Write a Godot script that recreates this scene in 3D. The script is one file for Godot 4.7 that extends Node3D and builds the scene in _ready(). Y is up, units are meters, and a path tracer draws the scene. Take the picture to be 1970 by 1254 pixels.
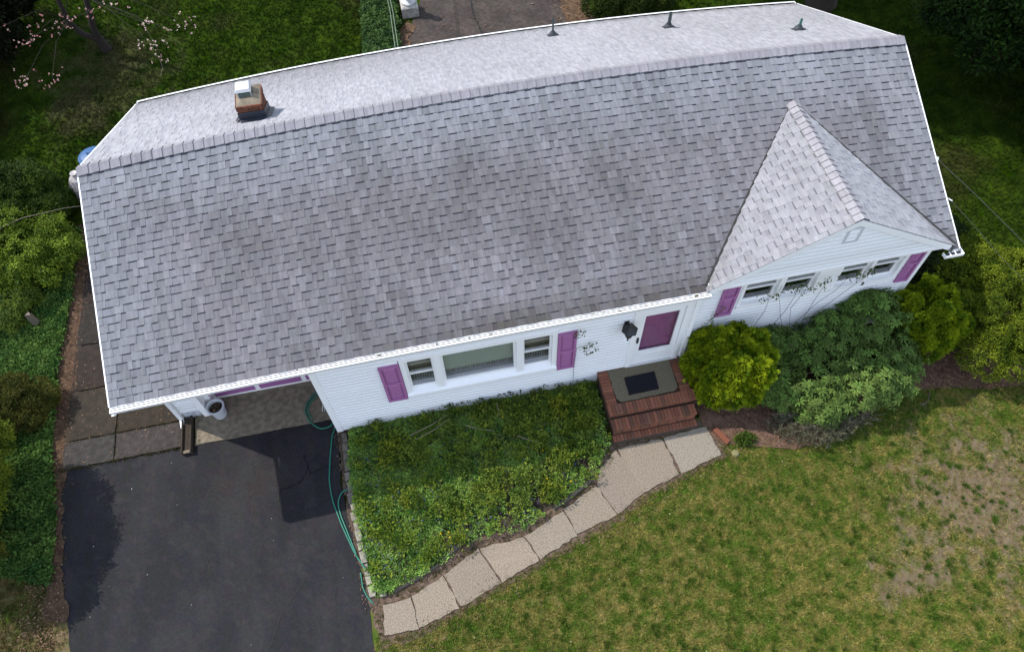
extends Node3D
# A ranch house seen from above: grey shingle roof, white siding, purple shutters, driveway, planted beds and lawns.

const L := 15.66      # length of the main roof
const H := 1.84       # rise from eave to ridge
const HE := 3.13      # eave height
const R := 3.85       # run from eave to ridge
const WZ := -0.28     # front wall plane of the living block
const GZ := -0.40     # wall plane under the gable
const GX0 := 10.68
const GX1 := 15.6
const GM := 13.19
const GY := 4.54
const GF := -0.06     # front edge of the gable roof

var rng := RandomNumberGenerator.new()
var used := {}
var M := {}
var n_streak := FastNoiseLite.new()
var n_big := FastNoiseLite.new()
var n_mid := FastNoiseLite.new()
var n_fine := FastNoiseLite.new()

# ---------------------------------------------------------------- mesh helpers
class MB:
	var v := PackedVector3Array()
	var n := PackedVector3Array()
	var c := PackedColorArray()
	func tri(a: Vector3, b: Vector3, d: Vector3, col: Color) -> void:
		var m := (b - a).cross(d - a).normalized()
		v.append(a); v.append(d); v.append(b)
		n.append(m); n.append(m); n.append(m)
		c.append(col); c.append(col); c.append(col)
	func quad(a: Vector3, b: Vector3, d: Vector3, e: Vector3, col: Color) -> void:   # counter-clockwise seen from outside
		var m := (d - a).cross(e - b).normalized()
		v.append(a); v.append(d); v.append(b); v.append(a); v.append(e); v.append(d)
		for i in 6:
			n.append(m); c.append(col)
	func quadn(p: Array, m: Array, cols: Array) -> void:      # smooth quad
		for i in [0, 2, 1, 0, 3, 2]:
			v.append(p[i]); n.append(m[i]); c.append(cols[i])
	func hexa(p: Array, col: Color) -> void:   # p[0..3] bottom ring, p[4..7] top ring, both counter-clockwise seen from above
		quad(p[4], p[5], p[6], p[7], col); quad(p[3], p[2], p[1], p[0], col)
		for i in 4:
			var j := (i + 1) % 4
			quad(p[i], p[j], p[j + 4], p[i + 4], col)
	func box(lo: Vector3, hi: Vector3, col: Color) -> void:
		hexa([Vector3(lo.x, lo.y, hi.z), Vector3(hi.x, lo.y, hi.z), Vector3(hi.x, lo.y, lo.z), Vector3(lo.x, lo.y, lo.z),
			Vector3(lo.x, hi.y, hi.z), Vector3(hi.x, hi.y, hi.z), Vector3(hi.x, hi.y, lo.z), Vector3(lo.x, hi.y, lo.z)], col)
	func bevel(lo: Vector3, hi: Vector3, b: float, col: Color) -> void:   # a box whose top edges are chamfered
		var m := hi.y - b
		var r0 := [Vector3(lo.x, lo.y, hi.z), Vector3(hi.x, lo.y, hi.z), Vector3(hi.x, lo.y, lo.z), Vector3(lo.x, lo.y, lo.z)]
		var r1 := [Vector3(lo.x, m, hi.z), Vector3(hi.x, m, hi.z), Vector3(hi.x, m, lo.z), Vector3(lo.x, m, lo.z)]
		var r2 := [Vector3(lo.x + b, hi.y, hi.z - b), Vector3(hi.x - b, hi.y, hi.z - b), Vector3(hi.x - b, hi.y, lo.z + b), Vector3(lo.x + b, hi.y, lo.z + b)]
		for i in 4:
			var j := (i + 1) % 4
			quad(r0[i], r0[j], r1[j], r1[i], col); quad(r1[i], r1[j], r2[j], r2[i], col)
		quad(r2[0], r2[1], r2[2], r2[3], col)
	func prism(poly: Array, y0: float, y1: float, col: Color) -> void:   # poly of Vector2(x, z)
		var pk := PackedVector2Array(poly)
		var cc := Geometry2D.is_polygon_clockwise(pk)
		var t := Geometry2D.triangulate_polygon(pk)
		for i in range(0, t.size(), 3):
			var a := pk[t[i]]; var b := pk[t[i + 1]]; var d := pk[t[i + 2]]
			var A := Vector3(a.x, y1, a.y); var B := Vector3(b.x, y1, b.y); var D := Vector3(d.x, y1, d.y)
			if (B - A).cross(D - A).y > 0: tri(A, B, D, col)
			else: tri(A, D, B, col)
		for i in pk.size():
			var a := pk[i]; var b := pk[(i + 1) % pk.size()]
			if (Vector3(b.x - a.x, 0, b.y - a.y).cross(Vector3.UP)).dot(Vector3.ONE) == INF: continue
			if cc: quad(Vector3(a.x, y0, a.y), Vector3(b.x, y0, b.y), Vector3(b.x, y1, b.y), Vector3(a.x, y1, a.y), col)
			else: quad(Vector3(b.x, y0, b.y), Vector3(a.x, y0, a.y), Vector3(a.x, y1, a.y), Vector3(b.x, y1, b.y), col)
	func tube(pts: Array, radii: Array, sides: int, col: Color) -> void:
		var prev := []
		var pn := []
		for i in pts.size():
			var a: Vector3 = pts[max(i - 1, 0)]
			var b: Vector3 = pts[min(i + 1, pts.size() - 1)]
			var d := (b - a).normalized()
			var u := d.cross(Vector3(0.31, 0.17, 0.93)).normalized()
			var w := d.cross(u)
			var rr: float = radii[min(i, radii.size() - 1)]
			var ring := []
			var rn := []
			for k in sides:
				var t := TAU * k / sides
				var m := u * cos(t) + w * sin(t)
				ring.append(pts[i] + m * rr); rn.append(m)
			if i > 0:
				for k in sides:
					var j := (k + 1) % sides
					quadn([prev[k], prev[j], ring[j], ring[k]], [pn[k], pn[j], rn[j], rn[k]], [col, col, col, col])
			prev = ring; pn = rn
	func lathe(at: Vector3, prof: Array, sides: int, col: Color) -> void:   # prof of Vector2(radius, y)
		for i in prof.size() - 1:
			var p: Vector2 = prof[i]
			var q: Vector2 = prof[i + 1]
			var sl := Vector2(q.y - p.y, -(q.x - p.x)).normalized()
			for k in sides:
				var t0 := TAU * k / sides
				var t1 := TAU * (k + 1) / sides
				var e0 := Vector3(cos(t0), 0, -sin(t0))
				var e1 := Vector3(cos(t1), 0, -sin(t1))
				var m0 := e0 * sl.x + Vector3(0, sl.y, 0)
				var m1 := e1 * sl.x + Vector3(0, sl.y, 0)
				quadn([at + e0 * p.x + Vector3(0, p.y, 0), at + e1 * p.x + Vector3(0, p.y, 0), at + e1 * q.x + Vector3(0, q.y, 0), at + e0 * q.x + Vector3(0, q.y, 0)],
					[m0, m1, m1, m0], [col, col, col, col])
	func mesh() -> ArrayMesh:
		var a := []
		a.resize(Mesh.ARRAY_MAX)
		a[Mesh.ARRAY_VERTEX] = v; a[Mesh.ARRAY_NORMAL] = n; a[Mesh.ARRAY_COLOR] = c
		var m := ArrayMesh.new()
		if v.size() > 0: m.add_surface_from_arrays(Mesh.PRIMITIVE_TRIANGLES, a)
		return m

func numbered(parent: Node, called: String) -> String:
	var key := str(parent.get_instance_id()) + called
	var k: int = used.get(key, 0)
	used[key] = k + 1
	return called if k == 0 else "%s_%03d" % [called, k]

func put(called: String, mesh: Mesh, mat: Material, parent: Node = self) -> MeshInstance3D:
	var o := MeshInstance3D.new()
	o.name = numbered(parent, called)
	o.mesh = mesh
	o.material_override = mat
	parent.add_child(o, true)
	return o

func obj(called: String, mb: MB, mat: Material, parent: Node = self) -> MeshInstance3D:
	return put(called, mb.mesh(), mat, parent)

func many(called: String, mesh: Mesh, mat: Material, xf: Array, cols: Array, parent: Node = self) -> MultiMeshInstance3D:
	var mm := MultiMesh.new()
	mm.transform_format = MultiMesh.TRANSFORM_3D
	mm.use_colors = true
	mm.mesh = mesh
	mm.instance_count = xf.size()
	for i in xf.size():
		mm.set_instance_transform(i, xf[i])
		mm.set_instance_color(i, cols[i])
	var o := MultiMeshInstance3D.new()
	o.name = numbered(parent, called)
	o.multimesh = mm
	o.material_override = mat
	if parent != self: o.set_meta("kind", "stuff")
	parent.add_child(o, true)
	return o

func tag(o: Node, label: String, category: String, group := "", kind := "") -> Node:
	if label: o.set_meta("label", label)
	if category: o.set_meta("category", category)
	if group: o.set_meta("group", group)
	if kind: o.set_meta("kind", kind)
	return o

func thing(called: String, label: String, category: String, at := Vector3.ZERO, group := "", kind := "") -> Node3D:
	var o := Node3D.new()
	o.name = numbered(self, called)
	add_child(o, true)
	o.position = at
	tag(o, label, category, group, kind)
	return o

func rf(a: float, b: float) -> float:
	return rng.randf_range(a, b)

func g(x: float) -> Color:
	return Color(x, x, x)

func vary(c: Color, k: float) -> Color:
	var f := 1.0 + rf(-k, k)
	return Color(c.r * f, c.g * f, c.b * f)

func mixc(a: Color, b: Color, t: float) -> Color:
	return a.lerp(b, clampf(t, 0.0, 1.0))

# ---------------------------------------------------------------- materials
func noise_tex(seed_: int, freq: float, octaves: int, lo: float, hi: float, tint := 0.0, size := 512, kind := FastNoiseLite.TYPE_SIMPLEX_SMOOTH) -> ImageTexture:
	var f := FastNoiseLite.new()
	f.seed = seed_; f.noise_type = kind; f.frequency = freq
	f.fractal_type = FastNoiseLite.FRACTAL_FBM; f.fractal_octaves = octaves
	var im := f.get_seamless_image(size, size)
	var d := im.get_data()
	var stepb := d.size() / (size * size)
	var out := PackedByteArray()
	out.resize(size * size * 3)
	var lut := PackedByteArray()
	var lutb := PackedByteArray()
	lut.resize(256); lutb.resize(256)
	for i in 256:
		var t := i / 255.0
		var m := lerpf(lo, hi, smoothstep(0.12, 0.88, t))
		lut[i] = int(clampf(Color(m, m, m).linear_to_srgb().r, 0, 1) * 255)
		var mb := clampf(m * (1.0 + tint * (t - 0.5)), 0, 1)
		lutb[i] = int(Color(mb, mb, mb).linear_to_srgb().r * 255)
	for i in size * size:
		var b := d[i * stepb]
		out[i * 3] = lut[b]; out[i * 3 + 1] = lut[b]; out[i * 3 + 2] = lutb[b]
	return ImageTexture.create_from_image(Image.create_from_data(size, size, false, Image.FORMAT_RGB8, out))

func bump_tex(seed_: int, freq: float, octaves: int, strength: float, size := 512) -> ImageTexture:
	var f := FastNoiseLite.new()
	f.seed = seed_; f.frequency = freq; f.fractal_type = FastNoiseLite.FRACTAL_FBM; f.fractal_octaves = octaves
	var im := f.get_seamless_image(size, size)
	im.convert(Image.FORMAT_RGB8)
	im.bump_map_to_normal_map(strength)
	return ImageTexture.create_from_image(im)

func mat(rough: float, tex: Texture2D = null, scale := 1.0, nrm: Texture2D = null, nscale := 1.0) -> StandardMaterial3D:
	var m := StandardMaterial3D.new()
	m.vertex_color_use_as_albedo = true
	m.albedo_color = Color.WHITE
	m.roughness = rough
	m.metallic_specular = 0.4
	if tex:
		m.albedo_texture = tex
		m.uv1_triplanar = true; m.uv1_world_triplanar = true
		m.uv1_scale = Vector3.ONE * scale
	if nrm:
		m.normal_enabled = true; m.normal_texture = nrm; m.normal_scale = nscale
		m.uv1_triplanar = true; m.uv1_world_triplanar = true
		m.uv1_scale = Vector3.ONE * scale
	return m

func leaf_mat(rough := 0.55, back := Color(0.35, 0.45, 0.12)) -> StandardMaterial3D:
	var m := mat(rough)
	m.cull_mode = BaseMaterial3D.CULL_DISABLED
	m.backlight_enabled = true
	m.backlight = back
	m.metallic_specular = 0.2
	return m

func make_materials() -> void:
	var grain := noise_tex(3, 0.09, 3, 0.72, 1.0)
	var grit := noise_tex(5, 0.2, 2, 0.55, 1.0, 0.05)
	var blot := noise_tex(8, 0.02, 5, 0.6, 1.0, 0.06)
	var soft := noise_tex(9, 0.035, 5, 0.78, 1.0, 0.04)
	var nfine := bump_tex(4, 0.2, 2, 3.0)
	var nsoft := bump_tex(6, 0.05, 4, 4.0)
	M.shingle = mat(0.92, noise_tex(17, 0.022, 5, 0.72, 1.0, 0.0, 512)); M.shingle.uv1_scale = Vector3(1.0, .5, .22)
	M.paint = mat(0.5); M.paint.metallic_specular = 0.5
	M.vinyl = mat(0.45); M.vinyl.metallic_specular = 0.5
	M.purple = mat(0.5, grain, 0.8)
	M.plain = mat(0.7)
	M.concrete = mat(0.93, blot, 0.55, nfine, 0.8)
	M.aggregate = mat(0.95, noise_tex(15, 0.11, 4, 0.6, 1.0, 0.06), 0.5, nfine, 1.2)
	M.asphalt = mat(0.86, soft, 0.6, nfine, 0.8); M.asphalt.metallic_specular = 0.3
	M.brick = mat(0.95, grit, 2.0, nsoft, 1.0)
	M.soil = mat(1.0, blot, 1.3, nsoft, 1.5)
	M.turf = mat(1.0, grit, 0.9, nsoft, 1.0); M.turf.metallic_specular = 0.1
	M.wood = mat(0.95, blot, 1.5, nsoft, 1.0)
	M.bark = mat(0.98, blot, 2.0, nsoft, 1.5)
	M.metal = mat(0.35); M.metal.metallic = 0.85
	M.dark_metal = mat(0.5); M.dark_metal.metallic_specular = 0.5
	M.rubber = mat(0.45)
	M.leaf = leaf_mat()
	M.gloss_leaf = leaf_mat(0.6, Color(0.15, 0.25, 0.06)); M.gloss_leaf.metallic_specular = 0.2
	M.needle = leaf_mat(0.7, Color(0.3, 0.35, 0.06))
	M.grass = leaf_mat(0.8, Color(0.3, 0.4, 0.12))
	M.petal = leaf_mat(0.6, Color(0.5, 0.4, 0.4))
	M.fabric = mat(0.95, grain, 3.0)
	var gl := StandardMaterial3D.new()
	gl.transparency = BaseMaterial3D.TRANSPARENCY_ALPHA
	gl.albedo_color = Color(0.1, 0.12, 0.12, 0.08)
	gl.roughness = 0.04; gl.metallic_specular = 0.5
	M.glass = gl

# ---------------------------------------------------------------- roof surfaces
func bow(x: float) -> float:
	var u := clampf(x / L, 0.0, 1.0)
	return 4.0 * u * (1.0 - u)

func front_pt(x: float, s: float) -> Vector3:      # s = 0 at the eave, 1 at the ridge
	var b := bow(x)
	return Vector3(x, HE + H * s, lerpf(-0.1 * b, -R - 0.42 * b, s))

func rear_pt(x: float, s: float) -> Vector3:       # runs from right to left so that the outside stays outside
	var b := bow(x)
	return Vector3(L - x, HE + H * s, lerpf(-2 * R - 0.52 * b, -R - 0.42 * b, s))

func valley_z(y: float, x: float) -> float:        # z of the main front slope at this height
	return front_pt(x, (y - HE) / H).z

func gable_left(a: float, s: float) -> Vector3:    # a runs from the valley (0) towards the front edge
	var x := lerpf(GX0, GM, s)
	var y := lerpf(HE + 0.03, GY, s)
	return Vector3(x, y, maxf(a, valley_z(y, x) + .015))

func gable_right(a: float, s: float) -> Vector3:
	var x := lerpf(GX1, GM, s)
	var y := lerpf(HE + 0.03, GY, s)
	return Vector3(x, y, maxf(-a, valley_z(y, x) + .015))

func shingle_tone(p: Vector3, rear: bool) -> Color:  # base tone of each slope, with stains and streaks over it
	var st := n_streak.get_noise_2d(p.x * 2.6, p.z * 0.22) * 0.5 + n_fine.get_noise_2d(p.x * 4.0, p.z * 0.2) * 0.45 + n_big.get_noise_2d(p.x * 0.55 + 30.0, p.z * 0.5) * 0.55
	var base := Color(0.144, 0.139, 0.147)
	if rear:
		base = Color(0.292, 0.29, 0.306)  # rear slope starts from a lighter base than the front
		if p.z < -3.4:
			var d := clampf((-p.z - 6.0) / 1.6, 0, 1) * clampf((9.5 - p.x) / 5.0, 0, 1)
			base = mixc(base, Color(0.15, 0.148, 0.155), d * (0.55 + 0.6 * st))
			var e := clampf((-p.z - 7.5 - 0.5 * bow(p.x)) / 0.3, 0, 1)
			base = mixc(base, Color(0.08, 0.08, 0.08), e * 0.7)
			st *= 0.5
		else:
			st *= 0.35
			base = Color(0.242, 0.24, 0.254) if p.x < GM else Color(0.3, 0.298, 0.312)  # gable slopes are lighter than the front, the right one most
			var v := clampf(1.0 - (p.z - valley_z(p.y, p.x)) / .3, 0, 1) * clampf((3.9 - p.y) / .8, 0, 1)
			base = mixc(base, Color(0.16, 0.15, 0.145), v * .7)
	else:
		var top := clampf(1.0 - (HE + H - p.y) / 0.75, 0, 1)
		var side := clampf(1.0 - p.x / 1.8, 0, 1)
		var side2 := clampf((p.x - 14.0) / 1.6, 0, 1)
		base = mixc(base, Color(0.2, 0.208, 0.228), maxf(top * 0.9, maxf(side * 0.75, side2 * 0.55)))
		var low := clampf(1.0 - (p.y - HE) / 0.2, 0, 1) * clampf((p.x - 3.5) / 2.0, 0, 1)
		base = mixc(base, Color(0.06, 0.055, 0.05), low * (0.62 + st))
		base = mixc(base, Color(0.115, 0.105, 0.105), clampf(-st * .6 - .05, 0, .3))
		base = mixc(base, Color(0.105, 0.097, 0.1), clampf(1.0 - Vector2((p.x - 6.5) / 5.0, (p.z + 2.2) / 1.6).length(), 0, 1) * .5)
		base = mixc(base, Color(0.24, 0.24, 0.258), clampf(n_fine.get_noise_2d(p.x * 5.0 + 40.0, p.z * .22) * 1.6 - .5, 0, .22))
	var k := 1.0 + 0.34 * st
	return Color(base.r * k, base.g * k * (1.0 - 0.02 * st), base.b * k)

# one laminated shingle, a metre long: a backer sheet with a dark band under the course above and raised tabs of random width
func shingle(mb: MB, pf: Callable, up: Vector3, a0: float, a1: float, s0: float, s1: float, rear: bool, keep: Callable) -> void:
	var sb := lerpf(s1, s0, 0.24)
	var t := a0
	var c0 := shingle_tone(pf.call((a0 + a1) * 0.5, s0), rear)
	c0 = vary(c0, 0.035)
	var parts := []
	while t < a1 - 0.001:
		var w := rf(0.07, 0.2)
		var tabbed := parts.size() % 2 == 0
		if not tabbed: w = rf(0.08, 0.2)
		var e := minf(t + w, a1)
		if a1 - e < 0.05: e = a1
		parts.append([t, e, tabbed])
		t = e
	for p in parts:
		var x0: float = p[0]
		var x1: float = p[1]
		if not keep.call((x0 + x1) * 0.5, s0): continue
		var A: Vector3 = pf.call(x0, s0)
		var B: Vector3 = pf.call(x1, s0)
		var C: Vector3 = pf.call(x1, s1)
		var D: Vector3 = pf.call(x0, s1)
		if p[2]:
			var col := mixc(c0, shingle_tone((A + B) * .5, rear), 0.85)
			col = vary(col, 0.045)
			var lo := up * 0.015
			var hi := up * 0.006
			mb.quad(A + lo, B + lo, C + hi, D + hi, col)
			var edge := Color(0.05, 0.05, 0.056)
			mb.quad(A, B, B + lo, A + lo, edge)
			mb.quad(D, A, A + lo, D + hi, col)
			mb.quad(B, C, C + hi, B + lo, col)
		else:
			var col2 := vary(mixc(c0, shingle_tone((A + B) * .5, rear), 0.85), 0.05)
			var E: Vector3 = pf.call(x0, sb)
			var F: Vector3 = pf.call(x1, sb)
			var l2 := up * 0.008
			var m2 := up * 0.004
			mb.quad(A + l2, B + l2, F + m2, E + m2, Color(col2.r * 0.93, col2.g * 0.93, col2.b * 0.95))
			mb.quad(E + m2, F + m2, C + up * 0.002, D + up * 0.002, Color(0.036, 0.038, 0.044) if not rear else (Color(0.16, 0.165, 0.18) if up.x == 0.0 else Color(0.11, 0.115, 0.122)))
			mb.quad(A, B, B + l2, A + l2, Color(0.05, 0.05, 0.056))

func ridge_caps(roof: Node3D, pf: Callable, count: int, dn0: Vector3, dn1: Vector3, up0: Vector3, up1: Vector3, base: Color) -> void:
	# pf(t) is the ridge line; dn0 / dn1 run down both slopes
	for i in count:
		var mb := MB.new()
		var a: Vector3 = pf.call(float(i) / count)
		var b: Vector3 = pf.call((i + 1.12) / count)
		var w := 0.155
		var c := vary(base, 0.07)
		var lift0 := Vector3(0, 0.045, 0)
		var lift1 := Vector3(0, 0.028, 0)
		var pa := a + lift0
		var pb := b + lift1
		var dz := dn0 * w
		var dz1 := dn1 * w
		var k := Vector3(0, 0.006, 0)
		# rounded crest: two bends per side
		var qa := [pa + dz, pa + dn0 * 0.035 + k * 0.3, pa + k, pa + dn1 * 0.035 + k * 0.3, pa + dz1]
		var qb := [pb + dz, pb + dn0 * 0.035 + k * 0.3, pb + k, pb + dn1 * 0.035 + k * 0.3, pb + dz1]
		for j in 4:
			mb.quad(qa[j], qb[j], qb[j + 1], qa[j + 1], c)
			mb.quad(qa[j + 1] - lift0 * 0.6, qa[j] - lift0 * 0.6, qa[j], qa[j + 1], Color(c.r * 0.35, c.g * 0.35, c.b * 0.35))
		mb.quad(qa[0] - up0 * 0.02, qb[0] - up0 * 0.02, qb[0], qa[0], Color(c.r * 0.4, c.g * 0.4, c.b * 0.4))
		mb.quad(qb[4] - up1 * 0.02, qa[4] - up1 * 0.02, qa[4], qb[4], Color(c.r * 0.4, c.g * 0.4, c.b * 0.4))
		obj("ridge_cap", mb, M.shingle, roof)

func build_roof(house: Node3D) -> void:
	var white := g(0.78)
	var deck := MB.new()
	var N := 20
	var nf := Vector3(0, 0.902, 0.431)
	var nr := Vector3(0, 0.902, -0.431)
	var xs := [GX0 + .06, GX1 - .06]
	for k in N + 1: xs.append(L * k / N)
	xs.sort()
	for k in xs.size() - 1:
		var x0: float = xs[k]
		var x1: float = xs[k + 1]
		for side in 2:
			var se := .06 if side == 0 and x0 > GX0 and x1 < GX1 else 0.0     # the eave stops where the gable stands
			var pf := front_pt if side == 0 else rear_pt
			var up := nf if side == 0 else nr
			var A: Vector3 = pf.call(x0, se)
			var B: Vector3 = pf.call(x1, se)
			var C: Vector3 = pf.call(x1, 1.0)
			var D: Vector3 = pf.call(x0, 1.0)
			deck.quad(A - up * .002, B - up * .002, C - up * .002, D - up * .002, g(0.06))
			var q := Vector3(0, -0.13, 0)
			deck.quad(D + q, C + q, B + q, A + q, g(0.4))
			deck.quad(A + q, B + q, B - up * .002, A - up * .002, white)
	var roof := obj("roof", deck, M.paint, house)
	# rake boards on both gable ends of the main roof, each a strip with a drip edge
	for side in 2:
		for end in 2:
			var mb := MB.new()
			var pf := front_pt if side == 0 else rear_pt
			var x := 0.0 if end == 0 else L
			var a: Vector3 = pf.call(x, 0.0)
			var b: Vector3 = pf.call(x, 1.0)
			var out := Vector3(-1 if a.x < 1 else 1, 0, 0)
			var q := Vector3(0, -0.17, 0)
			var u := Vector3(0, 0.012, 0)
			var o0 := out * 0.002
			var o1 := out * 0.024
			var ring0 := [a + o0 + q, a + o1 + q, a + o1 + u, a + o0 + u]
			var ring1 := [b + o0 + q, b + o1 + q, b + o1 + u, b + o0 + u]
			for i in 4:
				var j := (i + 1) % 4
				if (out.x > 0) == (side == 0): mb.quad(ring0[j], ring0[i], ring1[i], ring1[j], white)
				else: mb.quad(ring0[i], ring0[j], ring1[j], ring1[i], white)
			obj("rake_board", mb, M.paint, roof)
	# shingles: 30 courses on each slope; on the front the 300 nearest strips are single parts
	var courses := 30
	var field := MB.new()
	var singles := 0
	for i in courses:
		var s0 := float(i) / courses
		var s1 := minf(float(i + 1) / courses + 0.004, 1.0)
		var off := fposmod(i * 0.37, 1.0)
		var a := -off
		while a < L - 0.01:
			var a0 := maxf(a, 0.0)
			var a1 := minf(a + 1.0, L)
			a += 1.0
			if a1 - a0 < 0.04: continue
			var y := HE + H * s0
			var covered := func(x: float, s: float) -> bool:
				var yy := HE + H * s
				if yy > GY - 0.1: return true
				var half := (GY - yy) / (GY - HE) * (GX1 - GX0) * 0.5 - 0.3
				return absf(x - GM) > half + (.26 if s < .09 else 0.0)
			if singles < 262 and y < HE + H * 0.62:
				var mb := MB.new()
				shingle(mb, front_pt, nf, a0, a1, s0, s1, false, covered)
				if mb.v.size() > 0:
					obj("shingle", mb, M.shingle, roof); singles += 1
			else:
				shingle(field, front_pt, nf, a0, a1, s0, s1, false, covered)
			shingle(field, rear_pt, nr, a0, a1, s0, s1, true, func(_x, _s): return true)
	# gable slopes
	var gn := Vector3(-(GY - HE - .03), GM - GX0, 0).normalized()
	var gnr := Vector3(GY - HE - .03, GX1 - GM, 0).normalized()
	var gc := 20
	for i in gc:
		var s0 := float(i) / gc
		var s1 := minf(float(i + 1) / gc + 0.006, 1.0)
		var y := lerpf(HE + .03, GY, s0)
		var y1 := lerpf(HE + .03, GY, s1)
		var xa := lerpf(GX0, GM, s0)
		var back := valley_z(y, xa) - .05
		var keep := func(aa: float, _s: float) -> bool: return aa > back - 0.15
		var keep2 := func(aa: float, _s: float) -> bool: return -aa > back - 0.15
		var a := back - rf(0, 0.3)
		while a < GF - .01:
			var a1 := minf(a + 1.0, GF)
			if a1 > back - 0.05:
				var mb := MB.new()
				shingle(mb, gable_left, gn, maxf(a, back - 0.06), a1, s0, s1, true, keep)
				if singles < 300 and mb.v.size() > 0:
					obj("shingle", mb, M.shingle, roof); singles += 1
				else:
					field.v.append_array(mb.v); field.n.append_array(mb.n); field.c.append_array(mb.c)
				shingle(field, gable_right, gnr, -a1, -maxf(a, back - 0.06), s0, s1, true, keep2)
			a += 1.0
	tag(obj("shingle_field", field, M.shingle, roof), "", "", "", "stuff")
	# deck under the gable shingles
	var gd := MB.new()
	var bz := valley_z(GY, GM) - 0.05
	var p0 := Vector3(GX0, HE + .03, GF); var p1 := Vector3(GM, GY, GF); var p2 := Vector3(GX1, HE + .03, GF)
	var pb := Vector3(GM, GY, bz)
	var e0 := Vector3(GX0, HE + .03, valley_z(HE + .03, GX0) - .1); var e2 := Vector3(GX1, HE + .03, valley_z(HE + .03, GX1) - .1)
	gd.quad(p0, p1, pb, e0, g(0.06))
	gd.quad(p1, p2, e2, pb, g(0.06))
	var dq := Vector3(0, -0.1, 0)
	gd.quad(e0 + dq, pb + dq, p1 + dq, p0 + dq, g(0.4)); gd.quad(pb + dq, e2 + dq, p2 + dq, p1 + dq, g(0.4))
	obj("gable_deck", gd, M.paint, roof)
	# dirty valleys
	for side in 2:
		var mb := MB.new()
		var prev := Vector3.ZERO
		for k in 13:
			var s := k / 12.0
			var y := lerpf(HE + .04, GY - .02, s)
			var x := lerpf(GX0 if side == 0 else GX1, GM, s)
			var p := Vector3(x, y + .026, valley_z(y, x) - .004)
			if k > 0:
				var w := Vector3(-0.017 if side == 0 else 0.017, 0.003, -0.006)
				if side == 0: mb.quad(prev + w, prev - w, p - w, p + w, Color(0.03, 0.028, 0.025))
				else: mb.quad(prev - w, prev + w, p + w, p - w, Color(0.03, 0.028, 0.025))
			prev = p
		obj("valley_flashing", mb, M.plain, roof)
	ridge_caps(roof, func(t: float): return front_pt((1.0 - t) * L, 1.0), 86, Vector3(0, -.431, -.902), Vector3(0, -.431, .902), nr, nf, Color(0.225, 0.217, 0.236))
	ridge_caps(roof, func(t: float): return Vector3(GM, GY, lerpf(GF, bz + .12, t)), 21, Vector3(gnr.y, -gnr.x, 0), Vector3(-gn.y, gn.x, 0), gnr, gn, Color(0.27, 0.26, 0.278))
	# vent pipes on the rear slope
	for q in [[9.5, 0.2, 0.46, 0.022, false], [12.02, 0.33, 0.38, 0.038, false], [14.3, 0.66, 0.26, 0.026, true]]:
		var p: Vector3 = rear_pt(L - q[0], q[1])
		var mb := MB.new()
		var dk := Color(0.03, 0.035, 0.04)
		mb.hexa([p + Vector3(-.12, 0, .09) * 1.0 + nr * .02 + Vector3(0, .043, 0), p + Vector3(.12, 0, .09) + nr * .02 + Vector3(0, .043, 0), p + Vector3(.12, 0, -.09) + nr * .02 + Vector3(0, -.043, 0), p + Vector3(-.12, 0, -.09) + nr * .02 + Vector3(0, -.043, 0),
			p + Vector3(-.12, 0, .09) + nr * .03 + Vector3(0, .043, 0), p + Vector3(.12, 0, .09) + nr * .03 + Vector3(0, .043, 0), p + Vector3(.12, 0, -.09) + nr * .03 + Vector3(0, -.043, 0), p + Vector3(-.12, 0, -.09) + nr * .03 + Vector3(0, -.043, 0)], dk)
		mb.lathe(p, [Vector2(.1, 0.02), Vector2(.085, .06), Vector2(.055, .1), Vector2(q[3] + .005, .14)], 14, dk)
		var pipe := obj("vent_pipe", mb, M.dark_metal, roof)
		var tb := MB.new()
		var pc := Color(0.045, 0.06, 0.062) if not q[4] else Color(0.03, 0.12, 0.1)
		tb.lathe(p, [Vector2(q[3], .1), Vector2(q[3], q[2]), Vector2(q[3] * .8, q[2]), Vector2(q[3] * .8, q[2] - .1)], 12, pc)
		obj("pipe", tb, M.dark_metal, pipe)
	build_chimney(roof)

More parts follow.
